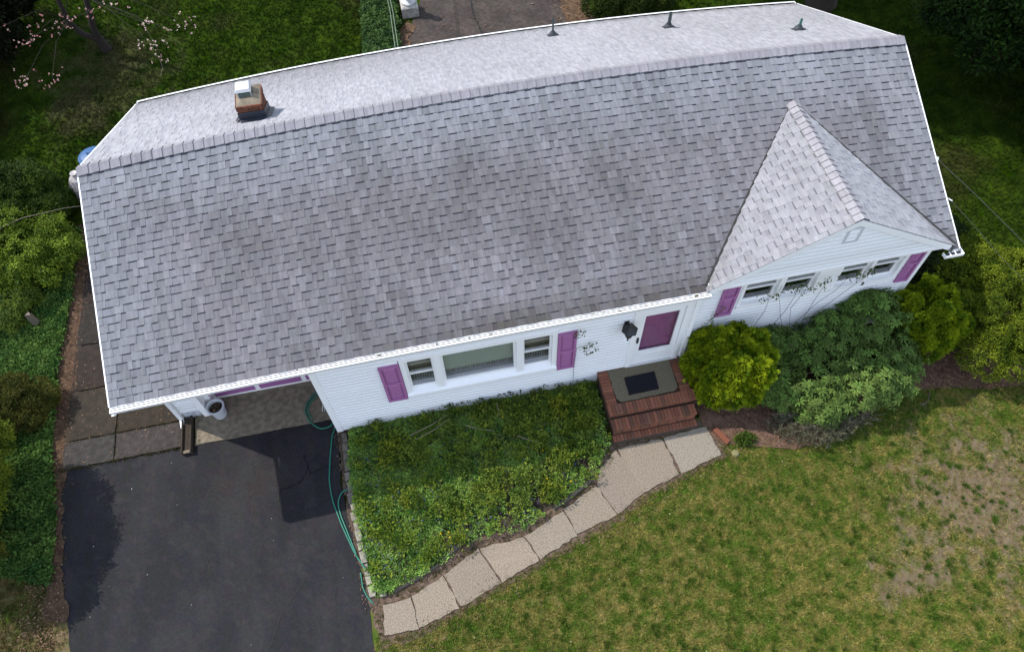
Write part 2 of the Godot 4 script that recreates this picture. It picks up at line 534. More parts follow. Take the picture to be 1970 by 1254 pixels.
func build_chimney(roof: Node3D) -> void:
	var x0 := 2.78; var x1 := 3.24; var z0 := -5.34; var z1 := -4.8
	var top := 5.02
	var core := MB.new()
	core.box(Vector3(x0 + .02, 3.9, z0 + .02), Vector3(x1 - .02, top - .03, z1 - .02), Color(0.16, 0.13, 0.11))
	var ch := obj("chimney", core, M.brick, roof)
	var y := 4.0
	var row := 0
	while y < top - 0.06:
		# a running bond: bricks on all four faces
		for face in 4:
			var length := x1 - x0 if face % 2 == 0 else z1 - z0
			var t := -0.1 if row % 2 == 0 else 0.0
			while t < length - 0.01:
				var a := maxf(t, 0.0) + .004
				var b := minf(t + .2, length) - .004
				t += .2
				if b - a < .02: continue
				var mb := MB.new()
				var c := vary(Color(0.15, 0.055, 0.032), .3)
				if rng.randf() < .15: c = vary(Color(0.13, 0.075, 0.06), .2)
				var prd := rf(0.0, 0.006) + (0.018 if y > top - .2 else 0.0)
				var y1 := y + .058
				if face == 0: mb.box(Vector3(x0 + a, y, z1 - .06), Vector3(x0 + b, y1, z1 + prd), c)
				elif face == 1: mb.box(Vector3(x1 - .06, y, z0 + a), Vector3(x1 + prd, y1, z0 + b), c)
				elif face == 2: mb.box(Vector3(x0 + a, y, z0 - prd), Vector3(x0 + b, y1, z0 + .06), c)
				else: mb.box(Vector3(x0 - prd, y, z0 + a), Vector3(x0 + .06, y1, z0 + b), c)
				obj("brick", mb, M.brick, ch)
		y += .067
		row += 1
	var cr := MB.new()
	cr.hexa([Vector3(x0 - .01, top - .03, z1 + .01), Vector3(x1 + .01, top - .03, z1 + .01), Vector3(x1 + .01, top - .03, z0 - .01), Vector3(x0 - .01, top - .03, z0 - .01),
		Vector3(x0 + .1, top + .03, z1 - .13), Vector3(x1 - .12, top + .03, z1 - .13), Vector3(x1 - .12, top + .03, z0 + .1), Vector3(x0 + .1, top + .03, z0 + .1)], Color(0.2, 0.165, 0.12))
	obj("mortar_crown", cr, M.concrete, ch)
	var fl := MB.new()
	fl.box(Vector3(x0 + .07, top, z0 + .1), Vector3(x1 - .15, top + .1, z1 - .19), Color(0.1, 0.13, 0.12))
	obj("flue", fl, M.brick, ch)
	var hood := MB.new()
	for q in [[x0 + .06, z0 + .09], [x1 - .16, z0 + .09], [x0 + .06, z1 - .2], [x1 - .16, z1 - .2]]:
		hood.box(Vector3(q[0], top + .02, q[1]), Vector3(q[0] + .02, top + .13, q[1] + .02), g(0.3))
	var h0 := Vector3(x0 + .03, top + .13, z0 + .07); var h1 := Vector3(x1 - .13, top + .13, z1 - .18)
	hood.hexa([Vector3(h0.x, h0.y, h1.z), Vector3(h1.x, h0.y, h1.z), Vector3(h1.x, h0.y, h0.z), Vector3(h0.x, h0.y, h0.z),
		Vector3(h0.x + .03, h0.y + .05, h1.z - .03), Vector3(h1.x - .03, h0.y + .05, h1.z - .03), Vector3(h1.x - .03, h0.y + .05, h0.z + .03), Vector3(h0.x + .03, h0.y + .05, h0.z + .03)], g(0.45))
	obj("chimney_hood", hood, M.paint, ch)
	# flashing: dark skirt round the foot and an apron towards the ridge
	var fs := MB.new()
	var dk := Color(0.028, 0.033, 0.045)
	var yr := func(z: float) -> float: return HE + H * (1.0 - (-R - .42 * bow(3.0) - z) / (R + .1 * bow(3.0)))
	var m := .022
	for q in [[Vector2(x0 - m, z1 + m), Vector2(x1 + m, z1 + m)], [Vector2(x1 + m, z1 + m), Vector2(x1 + m, z0 - m)], [Vector2(x1 + m, z0 - m), Vector2(x0 - m, z0 - m)], [Vector2(x0 - m, z0 - m), Vector2(x0 - m, z1 + m)]]:
		var a: Vector2 = q[0]
		var b: Vector2 = q[1]
		var ya: float = yr.call(a.y)
		var yb: float = yr.call(b.y)
		fs.quad(Vector3(a.x, ya - .05, a.y), Vector3(b.x, yb - .05, b.y), Vector3(b.x, yb + .2, b.y), Vector3(a.x, ya + .2, a.y), dk)
		var o := Vector3(b.y - a.y, 0, -(b.x - a.x)).normalized() * -.09
		fs.quad(Vector3(a.x, ya + .03, a.y) + o + Vector3(0, o.z * .48, 0), Vector3(b.x, yb + .03, b.y) + o + Vector3(0, o.z * .48, 0), Vector3(b.x, yb + .05, b.y), Vector3(a.x, ya + .05, a.y), dk)
	obj("chimney_flashing", fs, M.dark_metal, ch)

# ---------------------------------------------------------------- walls and openings
func cut(x0: float, x1: float, holes: Array, y: float) -> Array:   # the stretches of a row that no hole takes; holes are Rect2(x, y, w, h)
	var segs := [[x0, x1]]
	for h: Rect2 in holes:
		if y < h.position.y or y > h.end.y: continue
		var nx := []
		for s in segs:
			if h.end.x <= s[0] or h.position.x >= s[1]: nx.append(s); continue
			if h.position.x > s[0]: nx.append([s[0], h.position.x])
			if h.end.x < s[1]: nx.append([h.end.x, s[1]])
		segs = nx
	return segs

func core_wall(x0: float, x1: float, y0: float, y1: float, z: float, holes: Array) -> MB:   # the sheathing, 0.12 thick, behind z
	var mb := MB.new()
	var ys := [y0, y1]
	for h: Rect2 in holes:
		ys.append(clampf(h.position.y, y0, y1)); ys.append(clampf(h.end.y, y0, y1))
	ys.sort()
	for i in ys.size() - 1:
		if ys[i + 1] - ys[i] < .001: continue
		for s in cut(x0, x1, holes, (ys[i] + ys[i + 1]) * .5):
			mb.box(Vector3(s[0], ys[i], z - .12), Vector3(s[1], ys[i + 1], z), g(0.3))
	return mb

func siding(wall: Node3D, x0: float, x1: float, y0: float, y1: float, z: float, holes: Array, rake = null) -> void:
	var e := 0.113
	var y := y0
	while y < y1 - 0.01:
		var yt := minf(y + e, y1)
		for s in cut(x0, x1, holes, y + e * .5):
			var a0: float = s[0]
			var a1: float = s[1]
			var b0 := a0
			var b1 := a1
			if rake != null:
				var lo: Vector2 = rake.call(y)
				var hi: Vector2 = rake.call(yt)
				a0 = lo.x; a1 = lo.y; b0 = hi.x; b1 = hi.y
				if b1 <= b0: b0 = (b0 + b1) * .5; b1 = b0
			if a1 - a0 < .02: continue
			var mb := MB.new()
			var c := vary(Color(0.74, 0.75, 0.765), .02)
			c = mixc(c, Color(0.48, 0.47, 0.42), clampf(1.0 - (y - y0) / .5, 0, 1) * (.16 + .5 * n_mid.get_noise_2d(a0 * .9, y * 4.0)))
			# dutch lap: a flat face that ends in a slope under the board above
			var f0 := z + .04
			var ym := lerpf(y, yt, .68)
			var m0 := lerpf(a0, b0, .68)
			var m1 := lerpf(a1, b1, .68)
			var f1 := z + .002
			mb.quad(Vector3(a0, y, f0), Vector3(a1, y, f0), Vector3(m1, ym, f0 - .002), Vector3(m0, ym, f0 - .002), c)
			mb.quad(Vector3(m0, ym, f0 - .002), Vector3(m1, ym, f0 - .002), Vector3(b1, yt, f1), Vector3(b0, yt, f1), c)
			mb.quad(Vector3(a0, y, z), Vector3(a1, y, z), Vector3(a1, y, f0), Vector3(a0, y, f0), c)
			mb.quad(Vector3(a0, y, z), Vector3(a0, y, f0), Vector3(m0, ym, f0 - .002), Vector3(b0, yt, f1), c)
			mb.quad(Vector3(a1, y, f0), Vector3(a1, y, z), Vector3(b1, yt, f1), Vector3(m1, ym, f0 - .002), c)
			obj("siding_board", mb, M.vinyl, wall)
		y = yt

func bx(called: String, lo: Vector3, hi: Vector3, col: Color, m: Material, parent: Node) -> MeshInstance3D:
	var mb := MB.new()
	mb.box(lo, hi, col)
	return obj(called, mb, m, parent)

func shutter(house: Node3D, x0: float, x1: float, y0: float, y1: float, z: float) -> void:
	var mb := MB.new()
	var c := Color(0.37, 0.15, 0.33)
	var zf := z + .08
	var st := .055
	mb.box(Vector3(x0, y0, z + .03), Vector3(x0 + st, y1, zf), c)
	mb.box(Vector3(x1 - st, y0, z + .03), Vector3(x1, y1, zf), c)
	var ym := lerpf(y0, y1, .5)
	for q in [[y0, y0 + .08], [ym - .03, ym + .035], [y1 - .07, y1]]:
		mb.box(Vector3(x0 + st, q[0], z + .03), Vector3(x1 - st, q[1], zf - .001), c)
	for q in [[y0 + .08, ym - .03], [ym + .035, y1 - .07]]:
		# a raised field with bevelled edges
		var a := Vector3(x0 + st, q[0], z + .048); var b := Vector3(x1 - st, q[1], z + .048)
		var i0 := Vector3(a.x + .045, a.y + .05, z + .073); var i1 := Vector3(b.x - .045, b.y - .05, z + .073)
		mb.quad(Vector3(i0.x, i0.y, i0.z), Vector3(i1.x, i0.y, i0.z), Vector3(i1.x, i1.y, i0.z), Vector3(i0.x, i1.y, i0.z), c)
		mb.quad(a, Vector3(b.x, a.y, a.z), Vector3(i1.x, i0.y, i0.z), i0, c)
		mb.quad(Vector3(b.x, a.y, a.z), b, i1, Vector3(i1.x, i0.y, i0.z), c)
		mb.quad(b, Vector3(a.x, b.y, a.z), Vector3(i0.x, i1.y, i0.z), i1, c)
		mb.quad(Vector3(a.x, b.y, a.z), a, i0, Vector3(i0.x, i1.y, i0.z), c)
	obj("shutter", mb, M.purple, house)

func sash_pair(win: Node3D, x0: float, x1: float, y0: float, y1: float, z: float) -> void:   # a double-hung window: two sashes, each with its pane
	var ym := (y0 + y1) * .5
	var w := g(0.78)
	for k in 2:
		var a := y0 if k == 0 else ym - .02
		var b := ym + .02 if k == 0 else y1
		var zf := z - .045 if k == 0 else z - .015
		var mb := MB.new()
		var f := .04
		mb.box(Vector3(x0, a, zf - .03), Vector3(x0 + f, b, zf), w); mb.box(Vector3(x1 - f, a, zf - .03), Vector3(x1, b, zf), w)
		mb.box(Vector3(x0 + f, a, zf - .03), Vector3(x1 - f, a + f, zf), w); mb.box(Vector3(x0 + f, b - f, zf - .03), Vector3(x1 - f, b, zf), w)
		var s := obj("sash", mb, M.paint, win)
		bx("pane", Vector3(x0 + f, a + f, zf - .017), Vector3(x1 - f, b - f, zf - .013), g(1), M.glass, s)

func casing(win: Node3D, x0: float, x1: float, y0: float, y1: float, z: float, w: float, called := "casing") -> void:
	var mb := MB.new()
	var c := g(0.79)
	mb.box(Vector3(x0 - w, y0, z - .08), Vector3(x0, y1 + w, z + .054), c)
	mb.box(Vector3(x1, y0, z - .08), Vector3(x1 + w, y1 + w, z + .054), c)
	mb.box(Vector3(x0, y1, z - .08), Vector3(x1, y1 + w, z + .053), c)
	obj(called, mb, M.paint, win)

func build_house() -> Node3D:
	var house := thing("house", "long white ranch house with a grey shingle roof and purple shutters", "house")
	var white := g(0.79)
	build_roof(house)
	# --- the living block: front wall between the garage recess and the corner by the door
	var hole_w := Rect2(4.86, 1.02, 3.07, 1.44)
	var hole_d := Rect2(9.44, 0.3, 1.22, 2.32)
	var fw := obj("front_wall", core_wall(3.26, 10.72, -.1, 3.0, WZ, [hole_w, hole_d]), M.plain, house)
	siding(fw, 3.35, 10.7, 0.10, 2.98, WZ, [hole_w, hole_d])
	bx("corner_board", Vector3(3.245, .08, WZ - .1), Vector3(3.36, 3.0, WZ + .05), white, M.paint, house)
	bx("corner_board", Vector3(10.655, .3, WZ - .15), Vector3(10.745, 3.0, WZ + .052), white, M.paint, house)
	bx("frieze_board", Vector3(3.36, 2.74, WZ + .001), Vector3(10.655, 2.99, WZ + .048), white, M.paint, house)
	var ret := MB.new()
	ret.box(Vector3(3.26, -.1, -7.3), Vector3(3.38, 3.0, WZ - .12), g(.5))
	obj("garage_side_wall", ret, M.paint, house)
	# --- the wall under the gable, set back behind the overhanging triangle
	var gh := [Rect2(11.64, 1.88, 1.62, 1.06), Rect2(13.62, 1.88, 1.42, 1.06)]
	var gw := obj("gable_wall", core_wall(10.6, 15.5, -.1, 3.13, GZ, gh), M.plain, house)
	siding(gw, 10.72, 15.42, .1, 3.12, GZ, gh)
	bx("corner_board", Vector3(15.4, .08, GZ - .12), Vector3(15.515, 3.13, GZ + .05), white, M.paint, house)
	# the triangle of siding in front
	var tz := -0.12
	var rake := func(y: float) -> Vector2:
		var k := clampf((y - HE + .06) / (GY - .08 - HE + .06), 0, 1)
		return Vector2(lerpf(GX0 + .08, GM, k), lerpf(GX1 - .08, GM, k))
	var tri := MB.new()
	var a := Vector3(GX0 + .05, 3.12, tz); var b := Vector3(GX1 - .05, 3.12, tz); var c := Vector3(GM, GY - .06, tz)
	tri.tri(a, b, c, g(.75)); tri.tri(a + Vector3(0, 0, -.08), c + Vector3(0, 0, -.08), b + Vector3(0, 0, -.08), g(.5))
	var gt := obj("gable_end", tri, M.plain, house)
	siding(gt, GX0, GX1, 3.2, GY - .1, tz, [], rake)
	bx("gable_band", Vector3(GX0 + .06, 3.125, GZ - .02), Vector3(GX1 - .12, 3.2, tz + .05), white, M.paint, house)
	# rake trim: a wide white board under the shingle edge on both sides
	for s in 2:
		var mb := MB.new()
		var x := GX0 + .08 if s == 0 else GX1 - .08
		var p := Vector3(x, HE + .062, 0); var q := Vector3(GM, GY - .012, 0)
		var dwn := Vector3(0, -.15, 0)
		var z0 := Vector3(0, 0, tz); var z1 := Vector3(0, 0, GF - .002)
		var r0 := [p + dwn + z1, q + dwn + z1, q + z1, p + z1]
		var r1 := [p + dwn + z0, q + dwn + z0, q + z0, p + z0]
		if s == 1: r0.reverse(); r1.reverse()
		mb.quad(r0[0], r0[1], r0[2], r0[3], white); mb.quad(r1[3], r1[2], r1[1], r1[0], white)
		for i in 4:
			var j := (i + 1) % 4
			mb.quad(r0[j], r0[i], r1[i], r1[j], white)
		obj("rake_trim", mb, M.paint, house)
	# the small louvred vent in the triangle
	var vent := MB.new()
	var vf := Color(0.5, 0.51, 0.53)
	vent.box(Vector3(13.03, 3.9, tz + .01), Vector3(13.08, 4.33, tz + .045), vf); vent.box(Vector3(13.28, 3.9, tz + .01), Vector3(13.33, 4.33, tz + .045), vf)
	vent.box(Vector3(13.08, 3.9, tz + .01), Vector3(13.28, 3.95, tz + .045), vf); vent.box(Vector3(13.08, 4.28, tz + .01), Vector3(13.28, 4.33, tz + .045), vf)
	var gv := obj("gable_vent", vent, M.paint, house)
	for k in 4:
		var y := 3.96 + k * .082
		var mb := MB.new()
		mb.quad(Vector3(13.08, y, tz + .04), Vector3(13.28, y, tz + .04), Vector3(13.28, y + .06, tz + .014), Vector3(13.08, y + .06, tz + .014), white)
		obj("louvre_slat", mb, M.paint, gv)
	# windows under the gable: four double-hung units in two pairs
	var gx := [[11.7, 12.4], [12.52, 13.2], [13.68, 14.3], [14.38, 14.98]]
	for q in gx:
		var w := Node3D.new(); w.name = numbered(house, "gable_window"); house.add_child(w, true)
		sash_pair(w, q[0], q[1], 1.98, 2.86, GZ)
		casing(w, q[0], q[1], 1.98, 2.86, GZ, .065)
		bx("sill", Vector3(q[0] - .065, 1.88, GZ - .06), Vector3(q[1] + .065, 1.978, GZ + .07), white, M.paint, w)
		bx("blind", Vector3(q[0], 2.52, GZ - .13), Vector3(q[1], 2.9, GZ - .12), g(.3), M.fabric, w)
	bx("window_panel", Vector3(13.262, 1.86, GZ + .004), Vector3(13.617, 3.0, GZ + .05), white, M.paint, house)
	shutter(house, 11.22, 11.56, 1.72, 2.98, GZ); shutter(house, 15.1, 15.39, 1.74, 2.98, GZ)
	# --- the picture window: a wide fixed pane between two double-hung units
	var pw := Node3D.new(); pw.name = "picture_window"; house.add_child(pw, true)
	casing(pw, 4.98, 7.83, 1.2, 2.4, WZ, .1)
	for q in [[5.51, 5.65], [7.12, 7.25]]:
		bx("mullion", Vector3(q[0], 1.2, WZ - .08), Vector3(q[1], 2.4, WZ + .05), white, M.paint, pw)
		bx("mullion", Vector3(q[0] + .045, 1.2, WZ + .05), Vector3(q[1] - .045, 2.4, WZ + .06), white, M.paint, pw)
	sash_pair(pw, 4.98, 5.51, 1.24, 2.4, WZ); sash_pair(pw, 7.25, 7.83, 1.24, 2.4, WZ)
	var fr := MB.new()
	fr.box(Vector3(5.65, 1.24, WZ - .07), Vector3(5.7, 2.4, WZ - .02), white); fr.box(Vector3(7.07, 1.24, WZ - .07), Vector3(7.12, 2.4, WZ - .02), white)
	fr.box(Vector3(5.7, 1.24, WZ - .07), Vector3(7.07, 1.29, WZ - .02), white); fr.box(Vector3(5.7, 2.35, WZ - .07), Vector3(7.07, 2.4, WZ - .02), white)
	var fs := obj("fixed_sash", fr, M.paint, pw)
	bx("pane", Vector3(5.7, 1.29, WZ - .05), Vector3(7.07, 2.35, WZ - .046), g(1), M.glass, fs)
	var sill := MB.new()
	sill.hexa([Vector3(4.88, 1.06, WZ + .1), Vector3(7.93, 1.06, WZ + .1), Vector3(7.93, 1.06, WZ - .08), Vector3(4.88, 1.06, WZ - .08), Vector3(4.88, 1.16, WZ + .1), Vector3(7.93, 1.16, WZ + .1), Vector3(7.93, 1.24, WZ - .08), Vector3(4.88, 1.24, WZ - .08)], white)
	obj("sill", sill, M.paint, pw)
	bx("inner_sill", Vector3(4.9, 1.2, WZ - .34), Vector3(7.9, 1.23, WZ - .09), g(.6), M.paint, pw)
	# shade and its fringe behind the wide pane, folded curtains behind the narrow ones
	bx("shade", Vector3(5.66, 1.56, WZ - .125), Vector3(7.11, 2.4, WZ - .115), Color(0.4, 0.46, 0.38), M.fabric, pw)
	var frg := MB.new()
	var x := 5.66
	while x < 7.12:
		frg.box(Vector3(x, 1.43 + rf(0, .03), WZ - .125), Vector3(x + rf(.012, .03), 1.56, WZ - .12), vary(Color(0.2, 0.19, 0.14), .3))
		x += rf(.04, .07)
	obj("fringe", frg, M.fabric, pw)
	for q in [[4.98, 5.5], [7.26, 7.83]]:
		var cu := MB.new()
		for k in 3:
			var yy := 2.36 - k * .27
			cu.box(Vector3(q[0], yy - .1, WZ - .125), Vector3(q[1], yy, WZ - .105), vary(Color(0.42, 0.4, 0.34), .1))
			cu.box(Vector3(q[0], yy - .27, WZ - .16), Vector3(q[1], yy - .1, WZ - .14), vary(Color(0.13, 0.115, 0.08), .15))
		x = q[0] + .02
		while x < q[1] - .02:
			cu.box(Vector3(x, 1.42, WZ - .13), Vector3(x + .02, 1.55, WZ - .12), Color(0.09, 0.08, 0.05))
			x += .05
		obj("curtain", cu, M.fabric, pw)
	shutter(house, 4.48, 4.872, 1.01, 2.39, WZ); shutter(house, 7.94, 8.31, 1.0, 2.39, WZ)
	# --- the front door: storm door with a tall pane over a purple door
	var dr := Node3D.new(); dr.name = "front_door"; house.add_child(dr, true)
	var fm := MB.new()
	fm.box(Vector3(9.44, .42, WZ - .1), Vector3(9.56, 2.66, WZ + .05), white); fm.box(Vector3(10.49, .42, WZ - .1), Vector3(10.57, 2.66, WZ + .05), white)
	fm.box(Vector3(9.56, 2.54, WZ - .1), Vector3(10.49, 2.66, WZ + .049), white)
	fm.box(Vector3(10.57, .42, WZ - .05), Vector3(10.655, 2.72, WZ + .02), white)
	obj("door_frame", fm, M.paint, dr)
	var sd := MB.new()
	var sx0 := 9.565; var sx1 := 10.485; var sy0 := .52; var sy1 := 2.535
	sd.box(Vector3(sx0, sy0, WZ - .03), Vector3(9.69, sy1, WZ + .012), white); sd.box(Vector3(10.38, sy0, WZ - .03), Vector3(sx1, sy1, WZ + .012), white)
	sd.box(Vector3(9.69, sy0, WZ - .03), Vector3(10.38, 1.0, WZ + .012), white); sd.box(Vector3(9.69, 2.36, WZ - .03), Vector3(10.38, sy1, WZ + .012), white)
	sd.box(Vector3(9.78, .64, WZ + .012), Vector3(10.3, .9, WZ + .018), white)
	var storm := obj("storm_door", sd, M.paint, dr)
	bx("pane", Vector3(9.69, 1.0, WZ - .012), Vector3(10.38, 2.36, WZ - .008), g(1), M.glass, storm)
	bx("handle", Vector3(9.6, 1.42, WZ + .012), Vector3(9.63, 1.6, WZ + .05), g(.02), M.dark_metal, storm)
	var pd := MB.new()
	var pc := Color(0.37, 0.135, 0.29)
	pd.box(Vector3(9.57, .5, WZ - .12), Vector3(10.48, 2.54, WZ - .085), pc)
	for q in [[9.68, .7, 9.98, 1.25], [10.06, .7, 10.38, 1.25], [9.68, 1.35, 9.98, 2.0], [10.06, 1.35, 10.38, 2.0], [9.68, 2.1, 9.98, 2.4], [10.06, 2.1, 10.38, 2.4]]:
		pd.box(Vector3(q[0], q[1], WZ - .086), Vector3(q[2], q[3], WZ - .078), pc)
	obj("door", pd, M.purple, dr)
	bx("threshold", Vector3(9.46, .48, WZ - .1), Vector3(10.6, .52, WZ + .07), g(.45), M.paint, dr)
	# --- the garage recess: siding at the left, purple panelled door set back
	var gz := -1.3
	var lw := obj("garage_wall", core_wall(-.02, .56, -.05, 3.0, gz, []), M.plain, house)
	siding(lw, .06, .46, .3, 3.0, gz, [])
	bx("foundation", Vector3(.06, -.02, gz + .001), Vector3(.46, .29, gz + .012), Color(.55, .57, .62), M.concrete, lw)
	bx("corner_board", Vector3(-.04, .26, gz - .1), Vector3(.06, 3.0, gz + .03), white, M.paint, house)
	bx("corner_board", Vector3(.46, .0, gz - .12), Vector3(.585, 3.0, gz + .07), white, M.paint, house)
	bx("door_jamb", Vector3(.56, .0, -1.66), Vector3(.7, 3.0, gz - .13), white, M.paint, house)
	bx("door_header", Vector3(.7, 2.3, -1.7), Vector3(3.26, 3.0, -1.5), white, M.paint, house)
	var gd := MB.new()
	gd.box(Vector3(.7, .02, -1.68), Vector3(3.26, 2.3, -1.62), white)
	var gdo := obj("garage_door", gd, M.paint, house)
	for q in [[.74, 1.58], [1.69, 2.58], [2.69, 3.2]]:
		for k in 4:
			bx("panel", Vector3(q[0], .13 + k * .54, -1.625), Vector3(q[1], .61 + k * .54, -1.6), Color(0.33, 0.13, 0.315), M.purple, gdo)
	# soffits
	bx("soffit", Vector3(.03, 2.92, -1.66), Vector3(3.26, 2.95, -.05), white, M.paint, house)
	bx("soffit", Vector3(3.26, 2.985, WZ), Vector3(10.72, 3.0, -.06), white, M.paint, house)
	bx("gable_soffit", Vector3(10.75, 3.13, GZ), Vector3(15.3, 3.14, tz - .09), white, M.paint, house)
	bx("soffit", Vector3(-.0, 2.92, -1.3), Vector3(.03, 3.1, -.02), white, M.paint, house)
	# --- other walls, plainer, with siding too
	var lsw := MB.new(); lsw.box(Vector3(-.0, -.05, -7.45), Vector3(.12, 3.0, gz - .12), g(.6)); obj("left_wall", lsw, M.paint, house)
	var rsw := MB.new(); rsw.box(Vector3(15.4, -.05, -7.45), Vector3(15.5, 3.0, GZ - .12), g(.7)); obj("right_wall", rsw, M.paint, house)
	var bw := MB.new(); bw.box(Vector3(.12, -.05, -7.45), Vector3(15.4, 3.0, -7.33), g(.7)); obj("rear_wall", bw, M.paint, house)
	for s in 2:
		var gb := MB.new()
		var xx := 0.06 if s == 0 else 15.46
		for w in 2:
			var o := -.05 if w == 0 else .05
			var p := Vector3(xx + o, 3.0, -.3); var q := Vector3(xx + o, 3.0, -7.45); var t := Vector3(xx + o, HE + H - .12, -3.85)
			if w == 0: gb.tri(q, p, t, g(.72))
			else: gb.tri(p, q, t, g(.72))
		obj("end_gable", gb, M.paint, house)
	bx("rear_soffit", Vector3(.1, 2.9, -8.1), Vector3(15.5, 2.93, -7.45), white, M.paint, house)
	bx("ceiling", Vector3(.12, 2.96, -7.33), Vector3(15.4, 2.98, -1.7), g(.5), M.plain, house)
	bx("room_floor", Vector3(3.38, .3, -7.33), Vector3(15.4, .34, -.58), Color(.12, .09, .06), M.plain, house)
	build_gutters(house)
	return house

func build_gutters(house: Node3D) -> void:
	# front gutter: three white folds with two dark slots between, following the eave
	for side in 2:
		var mb := MB.new()
		var dk := MB.new()
		var N := 24
		var xe := 10.74 if side == 0 else L
		for k in N:
			var xa := xe * k / N
			var xb := xe * (k + 1) / N
			var a := front_pt(xa, 0) if side == 0 else rear_pt(xa, 0)
			var b := front_pt(xb, 0) if side == 0 else rear_pt(xb, 0)
			var o := Vector3(0, 0, 1) if side == 0 else Vector3(0, 0, -1)
			var strips := [[-.02, .018, .010, .004], [.033, .056, .0, -.004], [.071, .108, -.008, -.004]]
			if side == 1: strips = [[.07, .108, .0, .0]]
			for st in strips:
				var u0: Vector3 = Vector3(0, st[2], 0) + o * st[0]
				var u1: Vector3 = Vector3(0, st[3], 0) + o * st[1]
				mb.quad(a + u1, b + u1, b + u0, a + u0, g(0.68))
			var lip := o * .108 + Vector3(0, -.004, 0)
			var bot := o * .085 + Vector3(0, -.1, 0)
			var bb := o * .0 + Vector3(0, -.1, 0)
			mb.quad(a + bot, b + bot, b + lip, a + lip, g(0.7))
			mb.quad(a + bb, b + bb, b + bot, a + bot, g(0.82))
			dk.quad(a + o * .1 + Vector3(0, -.03, 0), b + o * .1 + Vector3(0, -.03, 0), b + Vector3(0, -.03, 0), a + Vector3(0, -.03, 0), Color(.05, .048, .04))
		for e in [0.0, xe]:
			var p := front_pt(e, 0) if side == 0 else rear_pt(e, 0)
			var s := 1.0 if side == 0 else -1.0
			mb.box(p + Vector3(-.006, -.1, minf(0, .106 * s)), p + Vector3(.006, -.002, maxf(0, .106 * s)), g(.8))
		var gt := obj("gutter", mb, M.paint, house)
		obj("gutter_trough", dk, M.plain, gt)
		# a few clumps of leaf debris caught on the front gutter
		if side == 0:
			var db := MB.new()
			for k in 13:
				var x := rf(1.3, 10.6) if k % 4 == 0 else rf(5.5, 10.6)
				var p := front_pt(x, 0) + Vector3(0, .0, rf(.0, .09))
				var w := rf(.008, .035)
				db.box(p + Vector3(-w, 0, -.008), p + Vector3(w, rf(.006, .014), rf(.0, .012)), vary(Color(.14, .12, .05), .4))
			tag(obj("leaf_debris", db, M.soil, gt), "", "", "", "stuff")
	# the short open gutter at the right end of the gable, with two straps
	var mb := MB.new()
	var w := g(.8)
	mb.box(Vector3(15.36, 3.03, .0), Vector3(15.72, 3.04, .1), g(.05)); mb.box(Vector3(15.36, 3.03, .095), Vector3(15.72, 3.1, .105), w)
	mb.box(Vector3(15.72, 3.03, -.2), Vector3(15.73, 3.1, .105), w); mb.box(Vector3(15.35, 3.03, .0), Vector3(15.36, 3.1, .105), w)
	var go := obj("short_gutter", mb, M.paint, house)
	for x in [15.46, 15.57]: bx("strap", Vector3(x, 3.085, .0), Vector3(x + .015, 3.094, .095), w, M.paint, go)
	# downspout by the garage
	var ds := MB.new()
	ds.box(Vector3(-.03, .12, -1.26), Vector3(.05, 2.8, -1.19), g(.72))
	ds.hexa([Vector3(-.03, .0, -1.06), Vector3(.05, .0, -1.06), Vector3(.05, .06, -1.26), Vector3(-.03, .06, -1.26), Vector3(-.03, .07, -1.04), Vector3(.05, .07, -1.04), Vector3(.05, .14, -1.19), Vector3(-.03, .14, -1.19)], g(.78))
	ds.hexa([Vector3(-.03, 2.8, -1.19), Vector3(.05, 2.8, -1.19), Vector3(.05, 2.8, -1.26), Vector3(-.03, 2.8, -1.26), Vector3(-.03, 3.0, .1), Vector3(.05, 3.0, .1), Vector3(.05, 3.0, .03), Vector3(-.03, 3.0, .03)], g(.72))
	obj("downspout", ds, M.paint, house)

# ---------------------------------------------------------------- ground and paving
const BED := [Vector2(3.5, -0.3), Vector2(3.42, 0.9), Vector2(3.52, 2.1), Vector2(3.68, 3.2), Vector2(3.85, 3.22), Vector2(4.95, 2.85), Vector2(5.7, 2.55), Vector2(6.66, 2.52), Vector2(7.55, 2.15), Vector2(8.3, 1.8), Vector2(8.72, 1.25), Vector2(8.8, -0.3)]
const MULCH := [Vector2(10.7, -0.5), Vector2(10.78, 1.25), Vector2(11.0, 1.7), Vector2(11.6, 1.85), Vector2(12.4, 2.1), Vector2(13.2, 2.12), Vector2(13.9, 1.85), Vector2(14.6, 1.55), Vector2(15.4, 1.4), Vector2(16.2, 1.5), Vector2(17.0, 1.7), Vector2(18.6, 1.75), Vector2(18.6, -0.6), Vector2(15.6, -1.2), Vector2(15.5, -0.5)]
const DRIVE := [Vector2(-2.47, -0.6), Vector2(-2.3, 1.1), Vector2(-2.28, 1.75), Vector2(-2.05, 2.2), Vector2(-1.92, 3.05), Vector2(-1.5, 14.0), Vector2(3.5, 14.0), Vector2(3.53, 4.2), Vector2(3.54, 3.35), Vector2(3.36, 2.2), Vector2(3.2, 0.9), Vector2(3.24, -0.6)]
const IVY := [Vector2(-2.7, -7.2), Vector2(-2.72, -4.7), Vector2(-2.8, -3.3), Vector2(-2.72, -1.2), Vector2(-2.5, 0.0), Vector2(-2.4, 1.2), Vector2(-2.4, 1.75), Vector2(-3.0, 1.5), Vector2(-3.7, 1.2), Vector2(-6.0, 0.6), Vector2(-6.0, -7.2)]

func inside(p: Vector2, poly: Array) -> bool:
	return Geometry2D.is_point_in_polygon(p, PackedVector2Array(poly))

